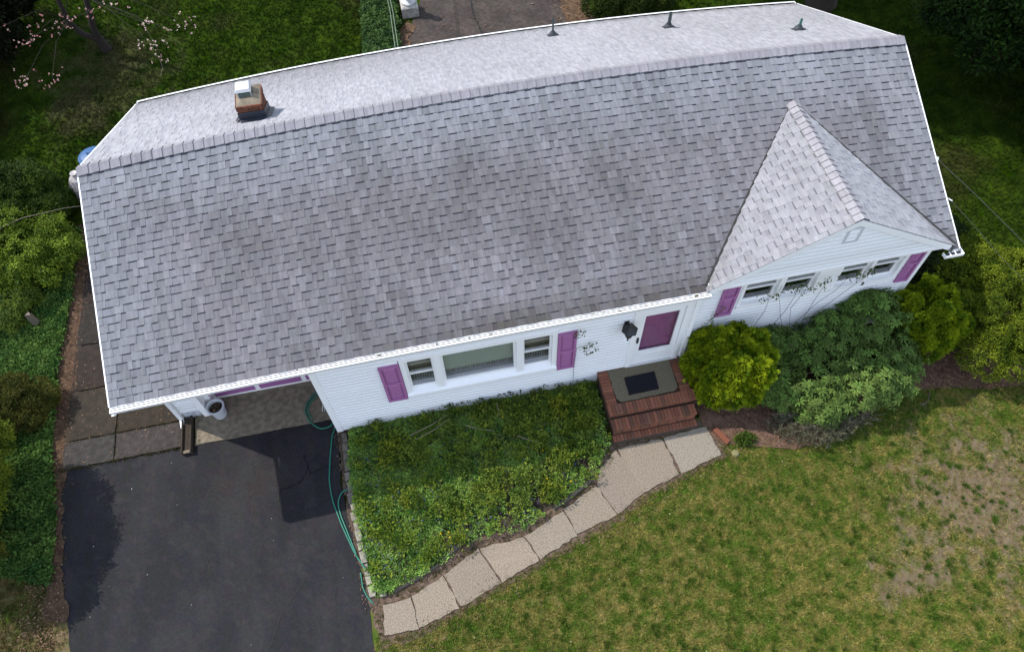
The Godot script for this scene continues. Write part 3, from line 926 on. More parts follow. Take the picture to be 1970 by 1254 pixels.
func sheet(called: String, x0: float, x1: float, z0: float, z1: float, d: float, y: float, cf: Callable, m: Material) -> MeshInstance3D:
	var nx := int((x1 - x0) / d) + 1
	var nz := int((z1 - z0) / d) + 1
	var v := PackedVector3Array(); var n := PackedVector3Array(); var c := PackedColorArray(); var ix := PackedInt32Array()
	for j in nz + 1:
		for i in nx + 1:
			var x := x0 + (x1 - x0) * i / nx
			var z := z0 + (z1 - z0) * j / nz
			v.append(Vector3(x, y, z)); n.append(Vector3.UP); c.append(cf.call(x, z))
	for j in nz:
		for i in nx:
			var k := j * (nx + 1) + i
			ix.append(k); ix.append(k + 1); ix.append(k + nx + 1)
			ix.append(k + 1); ix.append(k + nx + 2); ix.append(k + nx + 1)
	var a := []
	a.resize(Mesh.ARRAY_MAX)
	a[Mesh.ARRAY_VERTEX] = v; a[Mesh.ARRAY_NORMAL] = n; a[Mesh.ARRAY_COLOR] = c; a[Mesh.ARRAY_INDEX] = ix
	var me := ArrayMesh.new()
	me.add_surface_from_arrays(Mesh.PRIMITIVE_TRIANGLES, a)
	var o := put(called, me, m)
	o.set_meta("kind", "structure")
	return o

func bare(x: float, z: float) -> float:      # how bare the front lawn is: a worn patch at the right, straw elsewhere
	var d := Vector2((x - 15.8) / 2.3, (z - 4.0) / 1.9).length()
	var d2 := Vector2((x - 13.6) / 1.3, (z - 4.9) / 1.0).length()
	var k := maxf(1.1 - d, 0.75 - d2)
	k += n_mid.get_noise_2d(x * 1.3, z * 1.3) * 0.8 + n_fine.get_noise_2d(x * 2.6, z * 2.6) * 0.5
	return clampf(k * 1.4, 0, 1)

func lawn_col(x: float, z: float) -> Color:
	var a := n_mid.get_noise_2d(x * 3.4 + 9.0, z * 3.4)
	var b := n_fine.get_noise_2d(x * 7.0, z * 7.0)
	var c := n_big.get_noise_2d(x * 0.7, z * 0.7 + 50.0)
	var green := Color(0.048, 0.090, 0.012)
	var straw := Color(0.175, 0.148, 0.056)
	var lush := clampf(0.5 + c * 0.9 + (2.6 - z) * 0.12, 0, 1)
	var col := mixc(straw, green, lush * 0.55 + 0.42 + a * 1.3 + b * 0.6)
	var soil := mixc(Color(0.105, 0.074, 0.050), Color(0.2, 0.145, 0.102), 0.5 + b * 1.2)
	return mixc(col, soil, bare(x, z) * 0.85 if x > 9.0 else 0.0)

func back_col(x: float, z: float) -> Color:  # rear grass: the darkening of this end is put into its colour
	var a := n_mid.get_noise_2d(x * 1.2, z * 1.2)
	var b := n_fine.get_noise_2d(x * 2.5, z * 2.5)
	var c := n_big.get_noise_2d(x * 0.35, z * 0.35)
	var col := mixc(Color(0.014, 0.032, 0.003), Color(0.037, 0.066, 0.007), 0.5 + a * 0.8 + b * 0.4)
	col = mixc(col, Color(0.04, 0.036, 0.016), clampf(c * 1.2 - 0.15, 0, 0.6))
	var t := Vector2(x + 2.4, (z + 13.0) * 0.8).length()
	col = mixc(col, Color(0.06, 0.055, 0.03), clampf(1.0 - t * 0.5 + a * 1.0, 0, 0.55))
	return col

func flat_poly(called: String, poly: Array, y: float, cf: Callable, m: Material, d := 0.12, bump := 0.0) -> MeshInstance3D:
	# a sheet cut to a polygon: cells wholly inside stay whole, the border is clipped to the outline
	var mb := MB.new()
	var pk := PackedVector2Array(poly)
	var lo := pk[0]
	var hi := pk[0]
	for p in pk:
		lo = lo.min(p); hi = hi.max(p)
	var nx := int((hi.x - lo.x) / d) + 1
	var nz := int((hi.y - lo.y) / d) + 1
	var hgt := func(q: Vector2) -> float: return y + (bump * (n_fine.get_noise_2d(q.x * 4.0, q.y * 4.0) + 0.5) if bump > 0.0 else 0.0)
	for j in nz:
		for i in nx:
			var a := lo + Vector2(i * d, j * d)
			var cell := PackedVector2Array([a, a + Vector2(d, 0), a + Vector2(d, d), a + Vector2(0, d)])
			var parts: Array = [cell]
			var all_in := true
			for q in cell:
				if not Geometry2D.is_point_in_polygon(q, pk): all_in = false
			if not all_in: parts = Geometry2D.intersect_polygons(cell, pk)
			for pp: PackedVector2Array in parts:
				if pp.size() < 3: continue
				for k in range(1, pp.size() - 1):
					var tri := [pp[0], pp[k], pp[k + 1]]
					var P := []
					for q: Vector2 in tri: P.append(Vector3(q.x, hgt.call(q), q.y))
					if (P[1] - P[0]).cross(P[2] - P[0]).y < 0:
						var t0 = P[1]; P[1] = P[2]; P[2] = t0
						var t1 = tri[1]; tri[1] = tri[2]; tri[2] = t1
					var s := mb.v.size()
					mb.tri(P[0], P[1], P[2], Color.WHITE)
					mb.c[s] = cf.call(tri[0].x, tri[0].y); mb.c[s + 1] = cf.call(tri[2].x, tri[2].y); mb.c[s + 2] = cf.call(tri[1].x, tri[1].y)
	var o := obj(called, mb, m)
	o.set_meta("kind", "structure")
	return o

func drive_col(x: float, z: float) -> Color:
	var a := n_mid.get_noise_2d(x * 0.9, z * 0.55)
	var b := n_fine.get_noise_2d(x * 2.0 + 20.0, z * 2.0)
	var st := n_streak.get_noise_2d(x * 2.5, z * 0.3)
	var col := mixc(Color(0.0165, 0.0163, 0.0182), Color(0.0245, 0.0236, 0.0255), 0.5 + a * 0.9 + st * 0.7)
	col = mixc(col, Color(0.036, 0.032, 0.031), clampf(b * 1.8 - 0.4, 0, 0.45))
	var worn := clampf(1.0 - Vector2((x - 1.4) / 1.3, (z - 0.5) / 0.8).length() + a * 0.6, 0, 0.6)
	return mixc(col, Color(0.028, 0.025, 0.024), worn)

func crack(mb: MB, pts: Array, w: float, y: float) -> void:      # a jagged crack as a thin dark ribbon
	var line := []
	for i in pts.size() - 1:
		var a: Vector2 = pts[i]
		var b: Vector2 = pts[i + 1]
		var n := int(a.distance_to(b) / 0.06) + 1
		for k in n:
			var p := a.lerp(b, float(k) / n)
			line.append(p + Vector2(rf(-.018, .018), rf(-.018, .018)))
	for i in line.size() - 1:
		var a: Vector2 = line[i]
		var b: Vector2 = line[i + 1]
		var o := (b - a).orthogonal().normalized() * w * rf(.3, 1.0)
		mb.quad(Vector3(a.x + o.x, y, a.y + o.y), Vector3(b.x + o.x, y, b.y + o.y), Vector3(b.x - o.x, y, b.y - o.y), Vector3(a.x - o.x, y, a.y - o.y), Color(.0015, .0015, .002))

func ragged(poly: Array, step: float, amp: float) -> Array:      # a worn outline: extra points along each edge, pushed in and out a little
	var out := []
	for i in poly.size():
		var a: Vector2 = poly[i]
		var b: Vector2 = poly[(i + 1) % poly.size()]
		var n := maxi(1, int(a.distance_to(b) / step))
		for k in n:
			var p := a.lerp(b, float(k) / n)
			out.append(p + Vector2(rf(-amp, amp), rf(-amp, amp)))
	return out

func slab(called: String, poly: Array, y0: float, y1: float, col: Color, m: Material, parent: Node, step := 0.12, amp := 0.012) -> void:
	var rp := ragged(poly, step, amp)
	var mb := MB.new()
	mb.prism(rp, y0, y1, col)
	obj(called, mb, m, parent)

func build_ground() -> void:
	var gm := MB.new()
	gm.quad(Vector3(-220, -.04, 220), Vector3(220, -.04, 220), Vector3(220, -.04, -220), Vector3(-220, -.04, -220), Color(.04, .05, .012))
	obj("ground", gm, M.turf).set_meta("kind", "structure")
	sheet("front_lawn", 3.4, 27.0, 1.0, 15.0, .075, 0.0, lawn_col, M.turf)
	sheet("side_lawn", -12.0, -1.3, .2, 14.0, .09, 0.0, func(x: float, z: float) -> Color:
		var c := lawn_col(x + 20.0, z * 1.1)
		var edge := clampf(1.0 - absf(x + 2.35) / .5, 0, 1)
		return mixc(c, Color(.13, .085, .055), edge * (.8 + n_fine.get_noise_2d(x * 6, z * 6))), M.turf)
	sheet("back_lawn", -14.0, 30.0, -26.0, -7.2, .14, -.004, back_col, M.turf)
	sheet("right_lawn", 15.2, 30.0, -7.2, 1.4, .12, -.008, back_col, M.turf)
	sheet("left_ground", -14.0, 0.2, -7.2, .6, .12, -.008, func(x: float, z: float) -> Color: return mixc(Color(.02, .017, .01), Color(.045, .03, .02), .5 + n_fine.get_noise_2d(x * 4, z * 4)), M.soil)
	flat_poly("driveway", ragged(DRIVE, .15, .015), .010, drive_col, M.asphalt, .1)
	var ck := MB.new()
	crack(ck, [Vector2(1.9, 1.0), Vector2(2.0, .75), Vector2(2.35, .72), Vector2(2.6, .4)], .02, .0145)
	crack(ck, [Vector2(2.5, .1), Vector2(2.6, .55), Vector2(2.9, .45), Vector2(3.2, .48)], .02, .0145)
	crack(ck, [Vector2(1.5, .35), Vector2(1.45, .15), Vector2(1.75, .2), Vector2(1.95, .05)], .02, .0145)
	crack(ck, [Vector2(.5, .62), Vector2(.6, .45), Vector2(.68, .38)], .022, .0145)
	crack(ck, [Vector2(2.4, 2.6), Vector2(1.9, 3.2), Vector2(1.6, 3.9), Vector2(1.5, 4.6)], .02, .0145)
	crack(ck, [Vector2(.55, 1.9), Vector2(.6, 2.2)], .02, .0145)
	obj("driveway_crack", ck, M.plain).set_meta("kind", "structure")
	# concrete apron before the garage door, and the row of slabs along the left side of the house
	var ap := thing("garage_apron", "", "", Vector3.ZERO, "", "structure")
	slab("slab", [Vector2(.26, -1.66), Vector2(3.25, -1.66), Vector2(3.24, -.6), Vector2(.26, -.6)], -.05, .035, Color(.19, .16, .115), M.concrete, ap)
	var sp := thing("side_path", "", "", Vector3.ZERO, "", "structure")
	var rows := [-.61, -1.24, -2.45, -3.65, -4.85, -6.05, -7.25, -8.4]
	for k in rows.size() - 1:
		var z1: float = rows[k] - .012
		var z0: float = rows[k + 1] + .012
		for q in [[-2.44, -1.41], [-1.39, -.02]]:
			var c := vary(Color(.027, .02, .0145), .25)
			if k < 1: c = vary(Color(.044, .038, .034), .12)
			slab("paving_slab", [Vector2(q[0], z1), Vector2(q[1], z1), Vector2(q[1], z0), Vector2(q[0], z0)], -.04, .028 + rf(0, .01), c, M.concrete, sp)
	# front walk: nine poured slabs curving from the driveway to the steps
	var up := [Vector2(3.76, 3.45), Vector2(4.32, 3.39), Vector2(4.97, 3.13), Vector2(5.72, 2.76), Vector2(6.62, 2.74), Vector2(7.49, 2.37), Vector2(8.26, 2.02), Vector2(8.86, 1.36), Vector2(9.87, 1.32), Vector2(10.84, 1.27)]
	var lo := [Vector2(3.74, 3.97), Vector2(4.38, 3.98), Vector2(5.19, 3.76), Vector2(6.02, 3.48), Vector2(6.83, 3.22), Vector2(7.63, 2.91), Vector2(8.5, 2.68), Vector2(9.13, 2.38), Vector2(9.99, 2.14), Vector2(10.95, 1.92)]
	var walk := thing("front_walk", "", "", Vector3.ZERO, "", "structure")
	for k in 9:
		var e0: Vector2 = up[k].lerp(lo[k], 0.0)
		var shrink := 0.018
		var a: Vector2 = up[k].lerp(up[k + 1], shrink); var b: Vector2 = up[k + 1].lerp(up[k], shrink)
		var c: Vector2 = lo[k + 1].lerp(lo[k], shrink); var d: Vector2 = lo[k].lerp(lo[k + 1], shrink)
		if k == 7:
			c = Vector2(9.95, 2.13)
		var poly := [a, b, c, d]
		if k == 6: poly = [a, Vector2(8.44, 1.68), b, Vector2(9.08, 2.0), c, d]
		slab("walk_slab", poly, -.05, .03 + rf(0, .012), vary(Color(.252, .208, .158) if k < 8 else Color(.245, .212, .168), .1), M.aggregate, walk, .1, .02)
	# soil under the planted bed, mulch under the shrubs
	flat_poly("garden_soil", BED, .012, func(x: float, z: float) -> Color: return mixc(Color(.02, .017, .011), Color(.07, .052, .036), .4 + n_fine.get_noise_2d(x * 4, z * 4)), M.soil, .12, .02)
	flat_poly("mulch_bed", ragged(MULCH, .3, .05), .014, func(x: float, z: float) -> Color:
		var t := .5 + n_fine.get_noise_2d(x * 6, z * 6) * .9
		return mixc(Color(.075, .04, .026), Color(.17, .10, .07), t), M.soil, .1, .03)
	flat_poly("walk_edge_soil", ragged([Vector2(3.6, 3.2), Vector2(3.85, 3.15), Vector2(5.7, 2.45), Vector2(6.66, 2.45), Vector2(8.4, 1.7), Vector2(8.75, 1.2), Vector2(8.9, 1.1), Vector2(10.9, 1.1), Vector2(11.2, 1.95), Vector2(10.05, 2.24), Vector2(9.15, 2.52), Vector2(8.55, 2.8), Vector2(6.85, 3.34), Vector2(5.2, 3.9), Vector2(4.4, 4.12), Vector2(3.6, 4.2)], .14, .06), .008, func(x: float, z: float) -> Color:
		var t := .5 + n_fine.get_noise_2d(x * 5 + 70, z * 5) * .9
		return mixc(Color(.075, .05, .036), Color(.16, .11, .08), t), M.soil, .08, .012)
	flat_poly("bed_edge_soil", ragged([Vector2(3.22, -.5), Vector2(3.5, -.3), Vector2(3.45, .9), Vector2(3.6, 2.1), Vector2(3.72, 3.3), Vector2(3.56, 3.5), Vector2(3.36, 2.2), Vector2(3.24, .9)], .15, .03), .016, func(x: float, z: float) -> Color:
		return mixc(Color(.05, .038, .026), Color(.11, .08, .06), .5 + n_fine.get_noise_2d(x * 8, z * 8)), M.soil, .06, .02)
	# patio behind the house
	var patio := [Vector2(6.35, -8.0), Vector2(6.35, -12.8), Vector2(6.75, -14.0), Vector2(7.3, -15.2), Vector2(11.9, -15.2), Vector2(11.35, -13.4), Vector2(11.2, -12.0), Vector2(11.2, -8.0)]
	flat_poly("patio", ragged(patio, .3, .03), .012, func(x: float, z: float) -> Color:
		return mixc(Color(.04, .031, .026), Color(.068, .053, .045), .5 + n_mid.get_noise_2d(x, z) + .4 * n_fine.get_noise_2d(x * 3, z * 3)), M.concrete, .2)
	var pk := MB.new()
	crack(pk, [Vector2(8.7, -9.5), Vector2(8.8, -11.0), Vector2(8.6, -12.6), Vector2(8.5, -13.5), Vector2(8.6, -15.0)], .03, .016)
	obj("patio_crack", pk, M.plain).set_meta("kind", "structure")
	flat_poly("leaf_strip", ragged([Vector2(11.1, -8.0), Vector2(11.2, -13.0), Vector2(11.5, -15.2), Vector2(12.4, -15.2), Vector2(12.1, -13.0), Vector2(12.0, -8.0)], .2, .08), .006, func(x: float, z: float) -> Color:
		return mixc(Color(.06, .035, .02), Color(.15, .09, .05), .5 + n_fine.get_noise_2d(x * 6, z * 6)), M.soil, .12, .02)
	flat_poly("leaf_strip", ragged([Vector2(5.9, -8.0), Vector2(6.0, -13.0), Vector2(6.4, -13.6), Vector2(6.7, -13.3), Vector2(6.4, -12.8), Vector2(6.42, -8.0)], .2, .04), .018, func(x: float, z: float) -> Color:
		return mixc(Color(.06, .035, .02), Color(.15, .09, .05), .5 + n_fine.get_noise_2d(x * 6, z * 6)), M.soil, .12, .02)
	flat_poly("leaf_strip", ragged([Vector2(-2.78, -7.4), Vector2(-2.86, -3.3), Vector2(-2.75, -1.0), Vector2(-2.5, .3), Vector2(-2.45, 2.4), Vector2(-2.0, 2.5), Vector2(-2.2, 1.6), Vector2(-2.36, 0.0), Vector2(-2.42, -7.4)], .12, .05), .02, func(x: float, z: float) -> Color:
		return mixc(Color(.04, .022, .013), Color(.1, .06, .035), .5 + n_fine.get_noise_2d(x * 6, z * 6)), M.soil, .08, .02)
	build_steps()
	build_edging()

func build_steps() -> void:
	var st := thing("front_steps", "brick front steps with a mossy concrete landing at the front door", "steps")
	var body := MB.new()
	body.box(Vector3(8.86, -.05, WZ), Vector3(10.66, .42, .76), Color(.12, .07, .05))
	body.box(Vector3(8.88, -.05, .76), Vector3(10.64, .26, 1.04), Color(.12, .07, .05))
	body.box(Vector3(8.9, -.05, 1.04), Vector3(10.7, .05, 1.24), Color(.09, .06, .045))
	obj("body", body, M.brick, st)
	slab("landing", [Vector2(9.07, WZ + .02), Vector2(10.42, WZ + .02), Vector2(10.4, .45), Vector2(10.3, .53), Vector2(9.15, .55), Vector2(9.07, .45)], .4, .505, Color(.15, .128, .085), M.aggregate, st, .1, .01)
	var bk := func(lo: Vector3, hi: Vector3) -> void:
		var mb := MB.new()
		var c := vary(Color(.215, .085, .05), .2)
		if rng.randf() < .2: c = vary(Color(.16, .075, .048), .25)
		if rng.randf() < .05: c = vary(Color(.12, .06, .04), .2)
		var dy := rf(-.006, .004)
		mb.bevel(lo, hi + Vector3(0, dy, 0), .008, c)
		obj("brick", mb, M.brick, st)
	# rowlock bricks along the nosings, a border along both sides
	var x := 8.84
	while x < 10.64:
		bk.call(Vector3(x, .43, .565), Vector3(x + .0715, .51, .79))
		x += .075
	x = 8.85
	while x < 10.62:
		bk.call(Vector3(x, .27, .815), Vector3(x + .072, .34, 1.05))
		bk.call(Vector3(x, .02, 1.06), Vector3(x + .072, .085, 1.2))
		x += .0755
	var z := WZ + .02
	while z < .52:
		bk.call(Vector3(8.85, .43, z), Vector3(9.06, .505, z + .072))
		bk.call(Vector3(10.43, .43, z), Vector3(10.65, .505, z + .072))
		z += .076
	# the risers
	for k in 9:
		bk.call(Vector3(8.85 + k * .2, .345, .74), Vector3(9.04 + k * .2, .42, .775))
		bk.call(Vector3(8.87 + k * .197, .175, 1.02), Vector3(9.055 + k * .197, .255, 1.052))
		bk.call(Vector3(8.87 + k * .197, .09, 1.02), Vector3(9.055 + k * .197, .168, 1.053))
	tag(slab_thing("door_mat", [Vector2(9.37, .01), Vector2(10.03, .0), Vector2(10.0, .42), Vector2(9.35, .43)], .508, .522, Color(.006, .006, .008), M.fabric), "black rubber door mat on the concrete landing", "door mat")
	tag(slab_thing("loose_brick", [Vector2(10.93, 1.38), Vector2(11.03, 1.33), Vector2(11.2, 1.68), Vector2(11.1, 1.74)], .02, .085, Color(.17, .06, .035), M.brick), "loose red brick lying at the right end of the front walk", "brick")

func slab_thing(called: String, poly: Array, y0: float, y1: float, col: Color, m: Material) -> MeshInstance3D:
	var mb := MB.new()
	mb.prism(ragged(poly, .1, .004), y0, y1, col)
	return obj(called, mb, m)

func build_edging() -> void:
	var e := thing("garden_edging", "low row of pale stone blocks between driveway and planted bed", "edging")
	var pts := [Vector2(3.36, -.2), Vector2(3.38, .3), Vector2(3.37, .9), Vector2(3.42, 1.6), Vector2(3.47, 2.1), Vector2(3.55, 2.8), Vector2(3.63, 3.3)]
	var cv := Curve2D.new()
	for p in pts: cv.add_point(p)
	var d := 0.0
	var ln := cv.get_baked_length()
	while d < ln - .1:
		var w := rf(.16, .24)
		var a := cv.sample_baked(d + .01)
		var b := cv.sample_baked(minf(d + w, ln))
		d += w + rf(.005, .03)
		var o := (b - a).orthogonal().normalized() * rf(.045, .062)
		var s := Vector2(rf(-.015, .015), 0)
		var worn := clampf((a.y - .3) / 2.0, 0, 1)
		var c := vary(mixc(Color(.14, .12, .095), Color(.36, .33, .28), worn * rf(.5, 1.0)), .15)
		var h := rf(.07, .13)
		var poly := [a + o + s, b + o + s, b - o + s, a - o + s]
		slab("stone", poly, -.03, h, c, M.concrete, e, .07, .008)
	slab("stone", [Vector2(3.72, 3.13), Vector2(3.84, 3.12), Vector2(3.86, 3.27), Vector2(3.74, 3.28)], -.03, .1, Color(.4, .36, .28), M.concrete, e, .07, .008)
	# timber edge between bed and walk, half sunk
	var tb := thing("timber_edging", "weathered grey timbers half sunk along the front walk", "edging")
	for q in [[Vector3(4.0, .03, 3.22), Vector3(4.9, .03, 2.9)], [Vector3(4.95, .04, 2.86), Vector3(5.65, .05, 2.42)], [Vector3(7.3, .04, 2.3), Vector3(8.2, .04, 1.88)]]:
		var mb := MB.new()
		mb.tube([q[0], q[0].lerp(q[1], .5) + Vector3(0, .01, .015), q[1]], [.04, .05, .035], 6, Color(.1, .085, .07))
		obj("timber", mb, M.wood, tb)

# ---------------------------------------------------------------- foliage helpers
func frame(up: Vector3, spin: float, s: float) -> Basis:
	var u := up.normalized()
	var x := u.cross(Vector3(0.13, 0.31, 0.94)).normalized()
	x = x.rotated(u, spin)
	return Basis(x * s, u * s, x.cross(u) * s)

func leaf(mb: MB, base: Vector3, dir: Vector3, side: Vector3, length: float, width: float, col: Color, droop := 0.0) -> void:
	var up := side.cross(dir).normalized()
	var m := base + dir * length * .45 + up * length * .06
	var t := base + dir * length - up * length * droop
	var w := side * width * .5
	mb.tri(base, m + w, t, col)
	mb.tri(base, t, m - w, col)

func sprig(seed_: int, n: int, spread: float, length: float, width: float, flat := 0.3) -> ArrayMesh:   # a few leaves round a twig end
	var r := RandomNumberGenerator.new()
	r.seed = seed_
	var mb := MB.new()
	for i in n:
		var a := r.randf() * TAU
		var el := r.randf_range(flat - .5, flat + .9)
		var d := Vector3(cos(a) * cos(el), sin(el), sin(a) * cos(el))
		var s := d.cross(Vector3(r.randf_range(-.5, .5), 1, r.randf_range(-.5, .5))).normalized()
		var k := r.randf_range(.75, 1.15)
		leaf(mb, d * spread * r.randf_range(.1, 1.0) + Vector3(0, r.randf_range(-.3, .3) * spread, 0), d, s, length * r.randf_range(.7, 1.2), width, Color(k, k, k * .95), .15)
	return mb.mesh()

func fan(seed_: int, n: int, length: float, width: float, open: float) -> ArrayMesh:      # a flat upright spray of scale leaves
	var r := RandomNumberGenerator.new()
	r.seed = seed_
	var mb := MB.new()
	for i in n:
		var a := lerpf(-open, open, (i + .5) / n) + r.randf_range(-.15, .15)
		var d := Vector3(sin(a), cos(a), r.randf_range(-.35, .35)).normalized()
		var s := d.cross(Vector3(0, r.randf_range(-.3, .3), 1)).normalized()
		var k := r.randf_range(.75, 1.2)
		leaf(mb, d * length * .12, d, s, length * r.randf_range(.6, 1.1), width, Color(k, k, k), 0.1)
	return mb.mesh()

func tuft(seed_: int, n: int, length: float, width: float, lean: float) -> ArrayMesh:
	var r := RandomNumberGenerator.new()
	r.seed = seed_
	var mb := MB.new()
	for i in n:
		var a := r.randf() * TAU
		var o := Vector3(cos(a), 0, sin(a)) * r.randf() * length * .6
		var b := r.randf() * TAU
		var d := Vector3(cos(b) * lean * r.randf_range(.3, 1.4), 1, sin(b) * lean * r.randf_range(.3, 1.4)).normalized()
		var s := d.cross(Vector3(r.randf_range(-1, 1), .2, r.randf_range(-1, 1))).normalized() * width * .5
		var k := r.randf_range(.65, 1.3)
		var y := r.randf_range(.0, .3)
		mb.tri(o - s, o + s, o + d * length * r.randf_range(.6, 1.2), Color(k * (1.0 + y), k, k * (1.0 - y * .3)))
	return mb.mesh()

# leaves over a set of ellipsoid lobes: [centre, radii]; those buried deep in another lobe are left out
func crown(called: String, parent: Node, lobes: Array, count: int, mesh: Mesh, m: Material, ca: Color, cb: Color, size: float, shell := 0.75, lift := 0.6) -> void:
	var xf := []
	var cols := []
	var area := []
	var total := 0.0
	for l in lobes:
		var q: Vector3 = l[1]
		total += q.x * q.y + q.y * q.z + q.x * q.z
		area.append(total)
	var tries := 0
	while xf.size() < count and tries < count * 4:
		tries += 1
		var pick := rng.randf() * total
		var k := 0
		while area[k] < pick: k += 1
		var c: Vector3 = lobes[k][0]
		var q: Vector3 = lobes[k][1]
		var d := Vector3(rng.randfn(), rng.randfn(), rng.randfn()).normalized()
		if d.y < -.55: continue
		var nz := n_mid.get_noise_3d((c.x + d.x * q.x) * 2.2, (c.y + d.y * q.y) * 2.2, (c.z + d.z * q.z) * 2.2 + c.x)
		if nz < -.27 and rng.randf() < .8: continue
		var f := rf(shell, 1.04) * (1.0 + .42 * nz)
		if rng.randf() < .035: f *= rf(1.05, 1.28)
		var p := c + d * q * f
		if p.y < .03: continue
		var deep := false
		for j in lobes.size():
			if j == k: continue
			var e: Vector3 = (p - lobes[j][0]) / lobes[j][1]
			if e.length() < .72: deep = true; break
		if deep: continue
		var nrm := (d / q).normalized()
		var up := (nrm + Vector3(rf(-.6, .6), lift + rf(-.3, .3), rf(-.6, .6))).normalized()
		xf.append(Transform3D(frame(up, rng.randf() * TAU, size * rf(.7, 1.3)), p))
		var t := n_mid.get_noise_3d(p.x * 3.0, p.y * 3.0, p.z * 3.0) * .9 + .5 + rf(-.25, .25)
		cols.append(vary(mixc(ca, cb, t), .2))
	many(called, mesh, m, xf, cols, parent)

func stems(parent: Node, base: Vector3, tips: Array, r0: float, col: Color, called := "stem") -> void:
	var mb := MB.new()
	for t: Vector3 in tips:
		var mid := base.lerp(t, .5) + Vector3(rf(-.1, .1), rf(0, .12), rf(-.1, .1))
		mb.tube([base, mid, t], [r0, r0 * .6, r0 * .2], 5, col)
	obj(called, mb, M.bark, parent)

func shrub(called: String, label: String, lobes: Array, count: int, mesh: Mesh, m: Material, ca: Color, cb: Color, size: float, shell := 0.75, lift := 0.6, group := "") -> Node3D:
	var c := Vector3.ZERO
	for l in lobes: c += l[0]
	c /= lobes.size()
	var base := Vector3(c.x, 0, c.z)
	var t := thing(called, label, "shrub", base, group)
	var loc := []
	var tips := []
	for l in lobes:
		loc.append([l[0] - base, l[1]])
		tips.append(l[0] - base)
	crown("foliage", t, loc, count, mesh, m, ca, cb, size, shell, lift)
	stems(t, Vector3.ZERO, tips, .03, Color(.06, .045, .03))
	return t

func scatter(called: String, x0: float, x1: float, z0: float, z1: float, density: float, mesh: Mesh, m: Material, ok: Callable, colf: Callable, s0: float, s1: float, y := 0.0, tilt := 0.25, parent: Node = self) -> MultiMeshInstance3D:
	var xf := []
	var cols := []
	var n := int((x1 - x0) * (z1 - z0) * density)
	for i in n:
		var p := Vector2(rf(x0, x1), rf(z0, z1))
		if not ok.call(p.x, p.y): continue
		var up := Vector3(rf(-tilt, tilt), 1, rf(-tilt, tilt))
		xf.append(Transform3D(frame(up, rng.randf() * TAU, rf(s0, s1)), Vector3(p.x, y, p.y)))
		cols.append(colf.call(p.x, p.y))
	return many(called, mesh, m, xf, cols, parent)

func lobed(c: Vector3, q: Vector3, n: int, r0: float, r1: float, tall := 1.0, core := .72) -> Array:    # lobes spread over an ellipsoid
	var out := [[c, q * core]]
	for i in n:
		var t := (i + .5) / n
		var el := lerpf(-.35, 1.45, 1.0 - sqrt(1.0 - t * .97)) + rf(-.12, .12)
		var az := i * 2.39996 + rf(-.25, .25)
		var d := Vector3(cos(az) * cos(el), sin(el), sin(az) * cos(el))
		var r := rf(r0, r1)
		out.append([c + d * (q - Vector3(r, r, r) * .55) * rf(.84, 1.1), Vector3(r, r * tall, r)])
	return out

